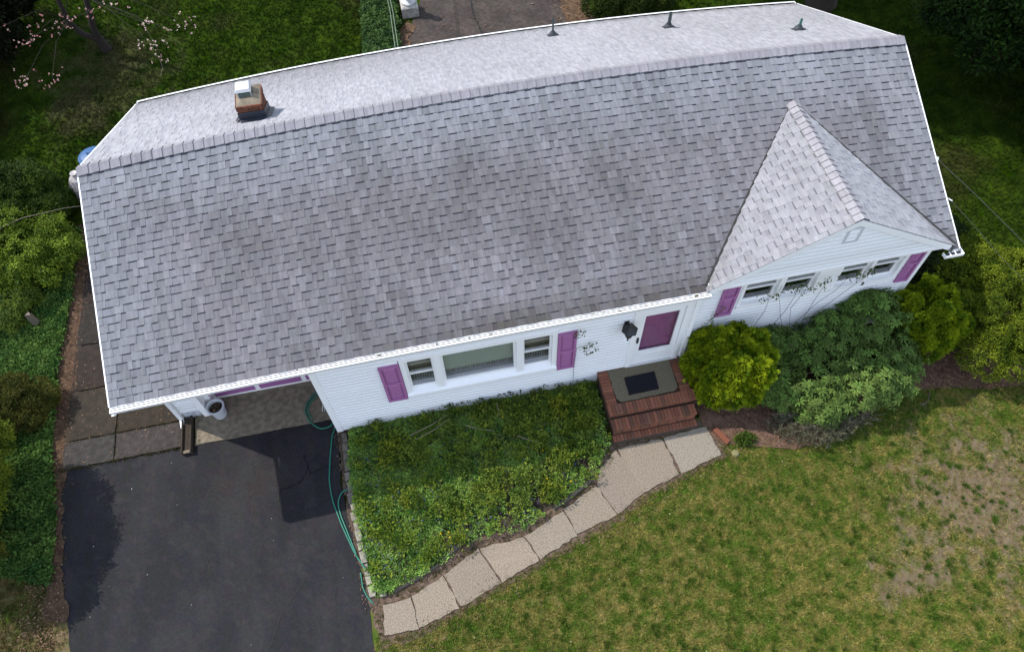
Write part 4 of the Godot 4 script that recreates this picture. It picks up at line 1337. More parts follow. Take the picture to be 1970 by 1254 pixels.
# ---------------------------------------------------------------- plants
func build_plants() -> void:
	var spr := [fan(1, 7, .085, .02, .9), fan(2, 8, .08, .018, 1.0)]
	var small := sprig(3, 8, .035, .04, .022)
	var mid := sprig(4, 7, .05, .06, .03)
	var big := sprig(5, 7, .09, .11, .055)
	# two gold cypresses
	shrub("gold_cypress", "rounded golden-green cypress shrub beside the brick front steps", lobed(Vector3(11.5, .72, .36), Vector3(.8, .82, .76), 30, .13, .3, 1.4, .55), 13000, spr[0], M.needle, Color(.06, .125, .006), Color(.36, .43, .015), 1.0, .88, 1.0)
	shrub("gold_cypress", "rounded golden-green cypress shrub under the far right purple shutter", lobed(Vector3(15.95, .8, .2), Vector3(.7, .84, .7), 28, .12, .28, 1.3, .55), 11500, spr[1], M.needle, Color(.055, .115, .006), Color(.3, .37, .014), 1.0, .88, 1.0)
	build_rhododendron()
	# the big shrub at the right edge and the dark one behind the cypress
	shrub("holly_shrub", "large yellow-green shrub with tiny leaves at right of the house", lobed(Vector3(17.6, .95, .35), Vector3(1.25, 1.1, 1.55), 34, .25, .5, 1.0, .6), 15000, small, M.leaf, Color(.026, .05, .004), Color(.15, .19, .013), 1.1, .8)
	shrub("yew_shrub", "dark green shrub in shadow behind the right corner of the house", [[Vector3(16.4, .6, -1.2), Vector3(.6, .8, .7)], [Vector3(17.0, .8, -1.6), Vector3(.7, .9, .6)]], 2600, mid, M.leaf, Color(.008, .016, .004), Color(.02, .03, .008), 1.0, .7)
	# grey twiggy shrub at the front of the mulch bed
	var ds := shrub("grey_shrub", "low twiggy grey-green shrub at the front of the mulch bed", [[Vector3(13.0, .15, 1.9), Vector3(.6, .34, .35)], [Vector3(13.6, .15, 1.8), Vector3(.4, .3, .3)], [Vector3(12.5, .1, 1.6), Vector3(.45, .22, .3)]], 1300, fan(9, 6, .09, .006, 1.1), M.leaf, Color(.08, .085, .045), Color(.2, .19, .13), 1.0, .3, 1.0)
	var dead := thing("dead_twigs", "bare pale twigs of a dead shrub beside the grey shrub", "shrub", Vector3(14.05, 0, 1.7))
	var tips := []
	for i in 46: tips.append(Vector3(rf(-.35, .35), rf(.15, .5), rf(-.35, .35)))
	stems(dead, Vector3(0, 0, 0), tips, .009, Color(.19, .16, .14), "twig")
	var tw2 := []
	for i in 40: tw2.append(Vector3(rf(-1.3, .5), rf(.2, .7), rf(-.7, .3)))
	stems(ds, Vector3(.4, 0, -.2), tw2, .008, Color(.14, .1, .075), "bare_stem")
	# left side, from the back of the house to the driveway
	shrub("dark_bush", "dark green bush at the left rear corner of the house", lobed(Vector3(-4.05, .7, -7.8), Vector3(1.2, .9, 1.0), 16, .35, .55), 6500, mid, M.leaf, Color(.008, .02, .002), Color(.04, .07, .006), 1.0, .75)
	shrub("light_bush", "loose bush with light yellow-green leaves left of the roof", lobed(Vector3(-3.7, .6, -6.2), Vector3(1.25, .75, 1.1), 18, .2, .5), 3600, mid, M.leaf, Color(.02, .045, .004), Color(.14, .195, .016), 1.1, .5)
	shrub("low_bush", "low sprawling light green bush beside the stump", lobed(Vector3(-4.25, .3, -5.1), Vector3(.85, .4, .75), 10, .2, .35), 2400, mid, M.leaf, Color(.03, .06, .01), Color(.11, .15, .02), .9, .6)
	shrub("brown_bush", "round brownish green bush left of the paving slabs", lobed(Vector3(-3.42, .4, -2.15), Vector3(.75, .5, .62), 14, .18, .3), 4200, small, M.leaf, Color(.025, .034, .006), Color(.1, .095, .02), 1.0, .75)
	var sh := shrub("tall_shrub", "tall yellow-green shrub at the left edge beside the driveway", lobed(Vector3(-3.75, 1.55, -.1), Vector3(1.05, 1.3, 1.35), 24, .3, .5), 8500, mid, M.leaf, Color(.028, .05, .004), Color(.13, .165, .012), 1.0, .7)
	shrub("tall_shrub", "second yellow-green shrub lower at the left edge of the driveway", lobed(Vector3(-3.55, 1.4, 1.1), Vector3(.7, 1.1, .6), 12, .25, .4), 3500, mid, M.leaf, Color(.02, .03, .003), Color(.08, .085, .01), 1.0, .7)
	# dark evergreen at the upper left, shrubs behind the house, dark conifers at the right
	shrub("dark_evergreen", "nearly black evergreen at the upper left edge of the back lawn", lobed(Vector3(-5.6, 1.7, -15.2), Vector3(1.2, 2.1, 1.8), 18, .4, .8), 7000, big, M.leaf, Color(.003, .005, .001), Color(.008, .011, .002), 1.2, .7)
	shrub("dark_evergreen", "dark low evergreen below the blossoming tree at the left edge", lobed(Vector3(-6.1, .6, -11.6), Vector3(.8, .8, 1.3), 12, .3, .5), 3000, big, M.leaf, Color(.004, .008, .001), Color(.02, .024, .004), .8, .7)
	shrub("clipped_bush", "dark clipped bush right of the patio behind the house", lobed(Vector3(13.2, .4, -12.6), Vector3(1.25, .6, .8), 14, .25, .4), 5000, small, M.leaf, Color(.014, .028, .004), Color(.045, .065, .012), 1.3, .8)
	shrub("dark_hemlock", "dark green hemlock at the upper right with drooping sprays", lobed(Vector3(22.0, 2.2, -7.6), Vector3(1.9, 2.2, 1.6), 20, .5, .8), 5200, big, M.leaf, Color(.004, .012, .002), Color(.02, .045, .006), 1.3, .6)
	shrub("dark_hemlock", "nearly black hemlock at the right edge of the side lawn", lobed(Vector3(23.2, 1.6, -4.6), Vector3(1.8, 2.0, 2.6), 20, .5, .8), 6000, big, M.leaf, Color(.003, .006, .002), Color(.01, .02, .006), 1.2, .6)
	build_trees()
	build_covers()
	build_vines()
	build_lawns()

func build_rhododendron() -> void:
	var base := Vector3(13.8, 0, .5)
	var t := thing("rhododendron", "wide rhododendron with whorls of long leaves under the gable windows", "shrub", base)
	var whorls := []
	for v in 4:
		var r := RandomNumberGenerator.new()
		r.seed = 40 + v
		var mb := MB.new()
		var n := 8 + v % 3
		for i in n:
			var a := TAU * i / n + r.randf_range(-.2, .2)
			var el := r.randf_range(-.35, .35)
			var d := Vector3(cos(a) * cos(el), sin(el), sin(a) * cos(el))
			var s := d.cross(Vector3.UP).normalized()
			var up := s.cross(d)
			var ln := r.randf_range(.11, .15)
			var k := r.randf_range(.8, 1.2)
			var c := Color(k, k, k)
			var b := d * .012
			var m1 := b + d * ln * .4
			var m2 := b + d * ln * .75 - up * ln * .05
			var tp := b + d * ln - up * ln * .16
			var w := s * .02
			var fo := up * .005
			mb.tri(b, m1 + w + fo, m1, c); mb.tri(b, m1, m1 - w + fo, c)
			mb.quad(m1, m1 + w + fo, m2 + w * .8 + fo, m2, c); mb.quad(m1 - w + fo, m1, m2, m2 - w * .8 + fo, c)
			mb.tri(m2, m2 + w * .8 + fo, tp, c); mb.tri(m2 - w * .8 + fo, m2, tp, c)
		mb.tube([Vector3(0, -.07, 0), Vector3.ZERO], [.005, .006], 4, Color(.6, .55, .4))
		whorls.append(mb.mesh())
	var lobes := [[Vector3(13.2, .5, .9), Vector3(.75, .6, .75)], [Vector3(14.25, .6, .95), Vector3(.8, .65, .7)], [Vector3(14.75, .85, .05), Vector3(.75, .75, .65)], [Vector3(13.9, .75, .15), Vector3(.7, .7, .6)],
		[Vector3(12.95, .5, .1), Vector3(.6, .55, .5)], [Vector3(14.6, 1.3, -.18), Vector3(.42, .45, .22)], [Vector3(13.2, .45, 1.5), Vector3(.55, .5, .4)], [Vector3(14.15, .72, 1.4), Vector3(.6, .55, .5)], [Vector3(14.8, .5, 1.2), Vector3(.45, .5, .45)], [Vector3(12.45, .4, .9), Vector3(.4, .4, .5)], [Vector3(12.5, .55, -.1), Vector3(.4, .5, .3)], [Vector3(15.2, .5, .75), Vector3(.4, .5, .5)]]
	var placed := []
	var xf := []
	var cols := []
	var tries := 0
	while tries < 9000 and xf.size() < 2300:
		tries += 1
		var l: Array = lobes[rng.randi() % lobes.size()]
		var d := Vector3(rng.randfn(), rng.randfn() + .3, rng.randfn()).normalized()
		if d.y < -.4: continue
		var f := rf(.6, 1.0) * (1.0 + .55 * n_fine.get_noise_3d(d.x * 1.6 + l[0].x, d.y * 1.6, d.z * 1.6 + l[0].z)) + rf(0, .1)
		if n_mid.get_noise_3d(l[0].x + d.x * 2.4, d.y * 2.4, l[0].z + d.z * 2.4) < -.2: continue
		var p: Vector3 = l[0] + d * l[1] * f
		if p.y < .05 or p.z < -.42: continue
		var deep := false
		for o in lobes:
			if o != l and ((p - o[0]) / o[1]).length() < .75: deep = true; break
		if deep: continue
		var near := false
		if f > .9:
			for q: Vector3 in placed:
				if q.distance_to(p) < .08: near = true; break
		var up: Vector3 = ((d / l[1]).normalized() + Vector3(rf(-.3, .3), .9, rf(-.3, .3))).normalized()
		var sunny := clampf((p.z - .0) * .6 + n_mid.get_noise_3d(p.x * 2, p.y * 2, p.z * 2) * .7 + rf(-.25, .25), 0, 1)
		var col := vary(mixc(Color(.058, .105, .02), Color(.068, .105, .022), sunny), .5)  # leaves towards the front tinted slightly lighter, sunlight put into the colour
		var x := Transform3D(frame(up, rng.randf() * TAU, rf(.58, 1.0)), p - base)
		if f > .9 and not near and placed.size() < 285:
			placed.append(p)
			var o := put("leaf_whorl", whorls[placed.size() % 4], tinted(col), t)
			o.transform = x
		else:
			xf.append(x); cols.append(col)
	many("foliage", whorls[1], M.gloss_leaf, xf, cols, t).set_meta("kind", "stuff")
	var tips := []
	for l in lobes: tips.append(l[0] - base)
	for i in 26: tips.append(Vector3(rf(-1.3, 1.3), rf(.5, 1.25), rf(-.7, 1.1)))
	stems(t, Vector3.ZERO, tips, .025, Color(.07, .05, .035))

var tints := {}
func tinted(c: Color) -> Material:       # a few shared shades of the glossy leaf
	var key := "%d_%d" % [int(c.r * 70), int(c.g * 50)]
	if not tints.has(key):
		var m: StandardMaterial3D = M.gloss_leaf.duplicate()
		m.albedo_color = c.linear_to_srgb()
		tints[key] = m
	return tints[key]

func branch(mb: MB, a: Vector3, b: Vector3, r0: float, depth: int, ends: Array, col: Color) -> void:
	var mid := a.lerp(b, .5) + Vector3(rf(-.12, .12), rf(-.05, .12), rf(-.12, .12)) * a.distance_to(b)
	mb.tube([a, a.lerp(mid, .5), mid, mid.lerp(b, .5), b], [r0, r0 * .85, r0 * .7, r0 * .55, r0 * .4], 6, col)
	if depth == 0:
		ends.append(b)
		return
	for i in 3:
		var d := (b - a).normalized()
		var o := Vector3(rf(-1, 1), rf(-.35, .6), rf(-1, 1))
		var s := mid if i == 0 else b
		branch(mb, s, s + (d * .7 + o).normalized() * a.distance_to(b) * rf(.45, .75), r0 * .4, depth - 1, ends, col)

func build_trees() -> void:
	# the blossoming tree on the back lawn: a forked trunk, thin spreading limbs, pink flowers in clusters
	var at := Vector3(-2.62, 0, -14.37)
	var t := thing("magnolia_tree", "small bare-branched tree with pink blossoms on the back lawn", "tree", at)
	var bc := Color(.032, .027, .022)
	var tr := MB.new()
	tr.tube([Vector3(0, -.1, 0), Vector3(-.02, .25, 0), Vector3(-.05, .5, .02)], [.2, .14, .12], 10, bc)
	tr.tube([Vector3(-.05, .42, .02), Vector3(.02, .9, .1), Vector3(.25, 1.7, .2), Vector3(.5, 2.6, .3)], [.1, .09, .08, .06], 8, bc)
	tr.tube([Vector3(-.05, .42, .02), Vector3(-.35, .75, .15), Vector3(-.5, 1.2, .2), Vector3(-.4, 1.9, .3), Vector3(-.3, 2.6, .4)], [.1, .09, .08, .06, .05], 8, bc)
	obj("trunk", tr, M.bark, t)
	var br := MB.new()
	var ends := []
	var spots := [Vector3(-3.3, 2, -12.8), Vector3(-3.6, 2, -12.4), Vector3(-2.9, 2, -12.7), Vector3(-3.1, 1.5, -11.3), Vector3(-3.8, 1.5, -11.4), Vector3(.2, 2, -11.9), Vector3(-.35, 2, -11.5), Vector3(-.28, 1.5, -11.6), Vector3(-.35, 2.2, -12.0), Vector3(-1.9, 2.3, -12.8), Vector3(.5, 2, -12.2), Vector3(-2.5, 2.3, -12.5), Vector3(-1.0, 2.6, -12.6), Vector3(-4.2, 2.3, -12.6), Vector3(-2.0, 3.0, -13.5)]
	for s: Vector3 in spots:
		var from := Vector3(.3, 1.9, .2) if s.x > -1.8 else Vector3(-.48, 1.3, .22)
		branch(br, from, s - at, .012, 0, ends, Color(.024, .02, .014))
	obj("branches", br, M.bark, t)
	var fl := []
	var fc := []
	for s: Vector3 in spots:
		var n := int(rf(6, 15))
		for k in n:
			fl.append(Transform3D(frame(Vector3(rf(-1, 1), 1, rf(-1, 1)), rf(0, TAU), rf(.6, 1.1)), s - at + Vector3(rng.randfn() * .17, rng.randfn() * .1, rng.randfn() * .17)))
			fc.append(vary(mixc(Color(.42, .17, .18), Color(.7, .58, .53), rng.randf() * .4 + .6 if s.x > -1.5 else rng.randf() * .7), .12))
	for e: Vector3 in ends:
		if rng.randf() < .35:
			fl.append(Transform3D(frame(Vector3(0, 1, 0), rf(0, TAU), .7), e)); fc.append(Color(.55, .36, .34))
	many("blossom", sprig(21, 7, .025, .055, .04, .8), M.petal, fl, fc, t)
	# tall trees behind the house: trunks at the back edge, crowns above the picture that shade the right side
	for q in [["shade_tree", "thick grey tree trunk behind the right end of the roof", Vector3(19.1, 0, -11.6), Vector3(-1.6, 9.0, -.8), 4.0, 5200], ["shade_tree", "tall leafy tree standing far behind the patio", Vector3(13.0, 0, -17.5), Vector3(.8, 9.8, 3.0), 3.4, 4200], ["shade_tree", "tall leafy tree beyond the right edge of the back lawn", Vector3(22.5, 0, -15.0), Vector3(0, 10.5, 1.0), 4.0, 4200]]:
		var tt := thing(q[0], q[1], "tree", q[2])
		var tm := MB.new()
		var cc: Vector3 = q[3]
		tm.tube([Vector3(0, -.2, 0), Vector3(0, .5, 0), Vector3(.05, 2.5, 0), Vector3(cc.x * .3, 5.0, cc.z * .3), Vector3(cc.x * .7, 8.0, cc.z * .7)], [.55, .4, .34, .25, .12], 12, Color(.055, .046, .037))
		obj("trunk", tm, M.bark, tt)
		var lm := MB.new()
		var ee := []
		for k in 8:
			var a := k * 2.4
			branch(lm, Vector3(cc.x * .3, 4.6 + k * .3, cc.z * .3), cc + Vector3(cos(a), rf(-.4, .5), sin(a)) * q[4] * .65, .09, 1, ee, Color(.055, .046, .037))
		obj("limbs", lm, M.bark, tt)
		crown("crown", tt, lobed(cc, Vector3(q[4], q[4] * .8, q[4]), 22, .8, 1.4), q[5], sprig(31, 9, .22, .2, .11), M.leaf, Color(.02, .04, .006), Color(.05, .08, .012), 1.3, .5)

func in_walk(x: float, z: float) -> bool:
	return inside(Vector2(x, z), [Vector2(3.7, 3.45), Vector2(4.97, 3.1), Vector2(5.72, 2.74), Vector2(6.62, 2.72), Vector2(7.49, 2.35), Vector2(8.26, 2.0), Vector2(8.86, 1.3), Vector2(10.84, 1.24), Vector2(11.0, 1.95), Vector2(9.99, 2.18), Vector2(9.13, 2.42), Vector2(8.5, 2.72), Vector2(6.83, 3.26), Vector2(5.19, 3.8), Vector2(4.38, 4.02), Vector2(3.7, 4.05)])

func build_covers() -> void:
	# periwinkle in the planted bed, thicker towards the driveway, with blue flowers; taller weeds over it
	var bed := func(x: float, z: float) -> bool: return inside(Vector2(x + rf(-.07, .07), z + rf(-.09, .05)), BED)
	var vinca := sprig(51, 8, .045, .042, .024, .35)
	var gc := thing("periwinkle", "dense periwinkle with small blue flowers filling the front bed", "ground cover", Vector3.ZERO, "", "stuff")
	for layer in 3:
		scatter("leaves", 3.4, 8.8, -.28, 3.25, 620.0 - layer * 90.0, vinca, M.leaf, func(x: float, z: float) -> bool:
			if not bed.call(x, z): return false
			var edge := clampf((z - 1.7 - (x - 5.0) * -.28) / .5, 0, 1) if x > 5.0 else 0.0
			return rng.randf() > edge * .7 + clampf(n_big.get_noise_2d(x * 1.2, z * 1.2) * .9 + n_mid.get_noise_2d(x * 2.5, z * 2.5 + 9.0) * .5, 0, .6),
			func(x: float, z: float) -> Color:
				var t := .5 + n_mid.get_noise_2d(x * 1.6, z * 1.6) * .9 + rf(-.3, .3)
				var c := mixc(Color(.06, .145, .026), Color(.24, .38, .08), t)
				var yel := clampf(n_big.get_noise_2d(x * 1.4 + 8.0, z * 1.4) * 1.6 + (x - 6.5) * .08, 0, .38)
				return vary(mixc(c, Color(.17, .22, .018), yel * rng.randf()), .2), .8, 1.25, .04 + layer * .05, .7, gc)
	scatter("weeds", 3.5, 8.75, -.25, 2.9, 75.0, sprig(52, 14, .11, .06, .03, .9), M.leaf, func(x: float, z: float) -> bool:
		return bed.call(x, z) and n_big.get_noise_2d(x * 1.6 + 3.0, z * 1.6) + (x - 6.0) * .06 > -.06,
		func(_x: float, _z: float) -> Color: return vary(mixc(Color(.06, .12, .014), Color(.2, .24, .03), rng.randf()), .2), .8, 1.5, .18, .3, gc)
	scatter("dry_stalks", 3.6, 8.85, -.25, 3.1, 60.0, tuft(53, 6, .3, .008, .7), M.grass, bed, func(_x: float, _z: float) -> Color: return vary(Color(.16, .13, .09), .4), .6, 1.3, .06, .5, gc)
	scatter("blue_flowers", 3.5, 8.2, .3, 3.1, 60.0, sprig(54, 5, .006, .018, .014, .3), M.petal, func(x: float, z: float) -> bool:
		return bed.call(x, z) and n_mid.get_noise_2d(x * 1.3, z * 1.3 + 40.0) > -.1, func(_x: float, _z: float) -> Color: return vary(Color(.16, .18, .42), .25), .6, 1.05, .2, .6, gc)
	# taller leafy clumps that stand above the periwinkle
	for q in [[4.3, .5, .3], [4.6, .7, .25], [5.5, .35, .28], [6.4, .1, .22], [6.9, .45, .25], [7.6, .15, .3], [8.0, .3, .28], [8.4, .2, .25], [8.3, .7, .25], [7.3, .9, .22], [7.0, 1.6, .3], [6.4, 1.55, .25], [7.7, 1.35, .28], [8.2, 1.2, .25], [6.0, 1.9, .28], [5.3, 1.75, .26], [6.7, 2.05, .22], [7.3, 2.0, .2], [4.6, 1.6, .22], [5.7, 1.15, .2]]:
		crown("weed_clump", gc, [[Vector3(q[0], .16, q[1]), Vector3(q[2], rf(.2, .36), q[2])]], 120, sprig(70, 9, .05, .05, .024, .7), M.leaf, Color(.05, .1, .014), mixc(Color(.17, .24, .05), Color(.24, .25, .02), rng.randf()), 1.0, .5)
	var yl := []
	var yc := []
	for p in [Vector2(5.33, 2.58), Vector2(5.21, 2.5), Vector2(5.2, 2.41), Vector2(7.35, 1.15), Vector2(6.7, .25), Vector2(8.0, 1.4), Vector2(7.75, 1.9), Vector2(7.3, 1.75), Vector2(5.05, 2.4)]:
		yl.append(Transform3D(frame(Vector3(0, 1, .2), rf(0, 6), 1.0), Vector3(p.x, .26, p.y))); yc.append(Color(.8, .6, .02))
	many("yellow_flowers", sprig(55, 9, .008, .024, .014, .4), M.petal, yl, yc, gc)
	# weeds along the foot of the front wall
	scatter("wall_weeds", 3.9, 8.8, -.27, .1, 85.0, sprig(56, 9, .07, .05, .026, .9), M.leaf, func(x: float, _z: float) -> bool: return x > 5.2 or rng.randf() < .3,
		func(_x: float, _z: float) -> Color: return vary(mixc(Color(.03, .05, .012), Color(.09, .11, .02), rng.randf()), .2), .8, 1.4, .3, .3, gc)
	# ivy along the left edge
	var iv := thing("ivy", "dark green ivy covering the ground along the left edge", "ground cover", Vector3.ZERO, "", "stuff")
	for layer in 2:
		scatter("leaves", -6.0, -2.3, -7.2, 1.8, 420.0, sprig(57, 8, .05, .05, .042, .35), M.leaf, func(x: float, z: float) -> bool: return inside(Vector2(x, z), IVY),
			func(x: float, z: float) -> Color:
				var t := .5 + n_mid.get_noise_2d(x * 1.5, z * 1.5) * .9 + rf(-.3, .3)
				return vary(mixc(Color(.024, .066, .014), Color(.095, .165, .034), t), .2), .8, 1.3, .05 + layer * .06, .6, iv)
	# hedge of ground cover behind the house, left of the patio
	var hd := thing("ivy_bank", "bank of bright green ivy behind the house left of the patio", "ground cover", Vector3.ZERO, "", "stuff")
	for layer in 3:
		scatter("leaves", 4.9, 6.2, -16.5, -8.2, 330.0, sprig(58, 8, .06, .06, .05, .4), M.leaf, func(x: float, z: float) -> bool:
			var s := 5.03 + (-z - 12.0) * .06
			return x > s and x < s + 1.0 + n_fine.get_noise_2d(z * 2, 0) * .15,
			func(x: float, z: float) -> Color: return vary(mixc(Color(.016, .045, .012), Color(.06, .11, .025), .5 + n_mid.get_noise_2d(x * 2, z * 2) + rf(-.3, .3)), .2), .8, 1.4, .1 + layer * .11, .6, hd)
	# litter: chips and dead leaves on mulch, walk edges and along the driveway
	var chip := MB.new()
	chip.quad(Vector3(-.014, .003, .007), Vector3(.014, .006, .006), Vector3(.012, .008, -.006), Vector3(-.013, .002, -.007), g(1))
	var cm := chip.mesh()
	var lt := thing("leaf_litter", "brown dead leaves and bark chips scattered over the mulch bed", "litter", Vector3.ZERO, "", "stuff")
	var brown := func(_x: float, _z: float) -> Color: return vary(mixc(Color(.07, .038, .022), Color(.22, .14, .09), rng.randf()), .3)
	scatter("chips", 10.8, 18.6, -.6, 2.4, 420.0, cm, M.petal, func(x: float, z: float) -> bool: return inside(Vector2(x, z), MULCH), brown, .6, 1.5, .045, .8, lt)
	scatter("edge_leaves", 3.2, 11.4, -.4, 4.4, 150.0, cm, M.petal, func(x: float, z: float) -> bool: return z > 4.1 - (x - 3.5) * .34 and z < 4.75 - (x - 3.5) * .34, brown, .6, 1.3, .03, .8, lt)
	scatter("drive_leaves", -2.9, -2.0, -7.4, 3.0, 330.0, cm, M.petal, func(x: float, z: float) -> bool: return x < -2.38 + maxf(z, 0.0) * .12 + rf(-.2, .1), brown, .8, 1.6, .035, .8, lt)
	scatter("edging_leaves", 3.15, 3.7, -.5, 3.5, 330.0, cm, M.petal, func(x: float, z: float) -> bool: return absf(x - 3.28 - z * .075) < .12, brown, .7, 1.3, .03, .8, lt)
	scatter("patio_leaves", 5.9, 12.5, -15.5, -8.0, 70.0, cm, M.petal, func(x: float, _z: float) -> bool: return x < 6.6 or x > 11.0 or rng.randf() < .06, brown, 1.4, 3.0, .03, .8, lt)
	# grass and moss creeping over the edges and joints of the front walk
	var we := thing("walk_edge_grass", "ragged grass and moss creeping over the edges of the front walk", "grass", Vector3.ZERO, "", "stuff")
	scatter("grass", 3.6, 11.2, 1.1, 4.3, 800.0, tuft(78, 7, .05, .009, 1.2), M.grass, func(x: float, z: float) -> bool:
		var e := 0
		for q in [Vector2(.1, 0), Vector2(-.1, 0), Vector2(0, .1), Vector2(0, -.1)]:
			if in_walk(x + q.x, z + q.y): e += 1
		return e > 0 and e < 4 and n_fine.get_noise_2d(x * 4.0, z * 4.0) > -.05 and not inside(Vector2(x, z), BED),
		func(_x: float, _z: float) -> Color: return vary(mixc(Color(.06, .09, .016), Color(.16, .12, .06), rng.randf()), .35), .6, 1.3, .015, .4, we)
	scatter("path_leaves", -2.45, .0, -8.0, -.65, 45.0, cm, M.petal, func(_x: float, _z: float) -> bool: return true, brown, .5, 1.3, .04, .5, lt)
	scatter("corner_leaves", 2.75, 3.2, -1.58, -1.25, 700.0, cm, M.petal, func(x: float, z: float) -> bool: return (x - 2.75) > (z + 1.58) * 1.2, func(_x: float, _z: float) -> Color: return vary(Color(.09, .04, .025), .4), .8, 1.5, .05, .8, lt)
	# moss and grass in the joints of the side path, along the driveway's upper edge and round the timber trough
	var mj := thing("joint_moss", "green moss growing in the joints between paving slabs", "moss", Vector3.ZERO, "", "stuff")
	var tf := tuft(59, 8, .03, .007, .8)
	var mossc := func(_x: float, _z: float) -> Color: return vary(mixc(Color(.05, .06, .01), Color(.1, .085, .03), rng.randf()), .3)
	for q in [[-2.5, .25, -.635, -.575, 1500.0], [-2.45, .0, -1.27, -1.21, 1300.0], [-1.43, -1.37, -2.4, -.6, 900.0], [-2.45, 0.0, -2.48, -2.42, 700.0], [.22, .36, -1.25, -.62, 500.0], [.3, 3.2, -.63, -.58, 260.0]]:
		scatter("moss", q[0], q[1], q[2], q[3], q[4], tf, M.grass, func(_x: float, _z: float) -> bool: return true, mossc, .7, 1.4, .025, .4, mj)
	var mb := thing("weed_clump", "small green weed at the end of the walk beside a pale stone", "weed", Vector3(11.5, 0, 1.72))
	crown("leaves", mb, [[Vector3(0, .05, 0), Vector3(.2, .12, .13)]], 160, sprig(60, 7, .05, .05, .03), M.leaf, Color(.02, .045, .008), Color(.06, .09, .012), 1.0, .3)

func build_vines() -> void:
	# a climbing vine in front of the gable windows, with thin stems rising from the rhododendron
	var v := thing("window_vine", "thin leafy vine climbing across the gable windows", "vine", Vector3(13.2, 0, -.35))
	var st := MB.new()
	var sc := Color(.06, .045, .03)
	var xf := []
	var cols := []
	for q in [[-1.0, 1.0, -.95, 2.3], [-.55, .9, -.35, 2.45], [-.1, .8, -.25, 2.3], [.15, .9, .25, 2.5], [.0, .9, .7, 2.4], [.35, 1.1, 1.0, 2.45], [-.3, .9, -.75, 2.2]]:
		var a := Vector3(q[0], q[1], .05); var b := Vector3(q[2], q[3], .04)
		var m := a.lerp(b, .5) + Vector3(rf(-.18, .18), rf(-.1, .1), .05)
		st.tube([Vector3(q[0] * .6, .1, .2), a, a.lerp(m, .5), m, m.lerp(b, .5) + Vector3(rf(-.06, .06), 0, .02), b], [.007, .006, .005, .005, .004, .003], 4, sc)
	obj("stem", st, M.bark, v)
	for q in [[-.95, 2.28, 18], [-.35, 2.38, 24], [.2, 2.5, 10], [.75, 2.42, 18], [1.0, 2.55, 8], [-.05, 2.2, 8]]:
		for k in q[2]:
			xf.append(Transform3D(frame(Vector3(rf(-.5, .5), .7, 1), rf(0, TAU), rf(.6, 1.1)), Vector3(q[0] + rng.randfn() * .16, q[1] + rng.randfn() * .07, .06 + rf(0, .08))))
			cols.append(vary(mixc(Color(.03, .055, .008), Color(.1, .13, .02), rng.randf()), .2))
	many("leaves", sprig(61, 4, .035, .05, .032), M.leaf, xf, cols, v)
	for q in [["shutter_vine", "small vine sprouting beside the right living room shutter", Vector3(8.32, 0, -.2), [[-.02, 2.42, 16], [.06, 2.36, 8], [.12, 1.78, 10], [.3, 1.86, 10], [.2, 1.62, 12], [.4, 1.66, 5]], [Vector3(0, .2, 0), Vector3(-.02, 1.0, 0), Vector3(0, 1.75, 0), Vector3(.3, 1.85, .01)]],
		["shutter_vine", "thin vine across the left gable shutter near the front door", Vector3(11.0, 0, -.33), [[.1, 1.75, 10], [.2, 1.95, 12], [.3, 2.1, 8], [.05, 1.5, 4]], [Vector3(-.15, .6, 0), Vector3(-.1, 1.2, .03), Vector3(.1, 1.7, .06), Vector3(.35, 2.2, .08)]]]:
		var w := thing(q[0], q[1], "vine", q[2])
		var tb := MB.new()
		tb.tube(q[4], [.006, .005, .004, .003], 4, sc)
		obj("stem", tb, M.bark, w)
		var x2 := []
		var c2 := []
		for p in q[3]:
			for k in p[2]:
				x2.append(Transform3D(frame(Vector3(rf(-.5, .5), .6, 1), rf(0, TAU), rf(.5, .9)), Vector3(p[0] + rng.randfn() * .05, p[1] + rng.randfn() * .035, rf(.02, .1))))
				c2.append(vary(mixc(Color(.03, .05, .01), Color(.085, .1, .02), rng.randf()), .2))
		many("leaves", sprig(62, 3, .03, .05, .03), M.leaf, x2, c2, w)

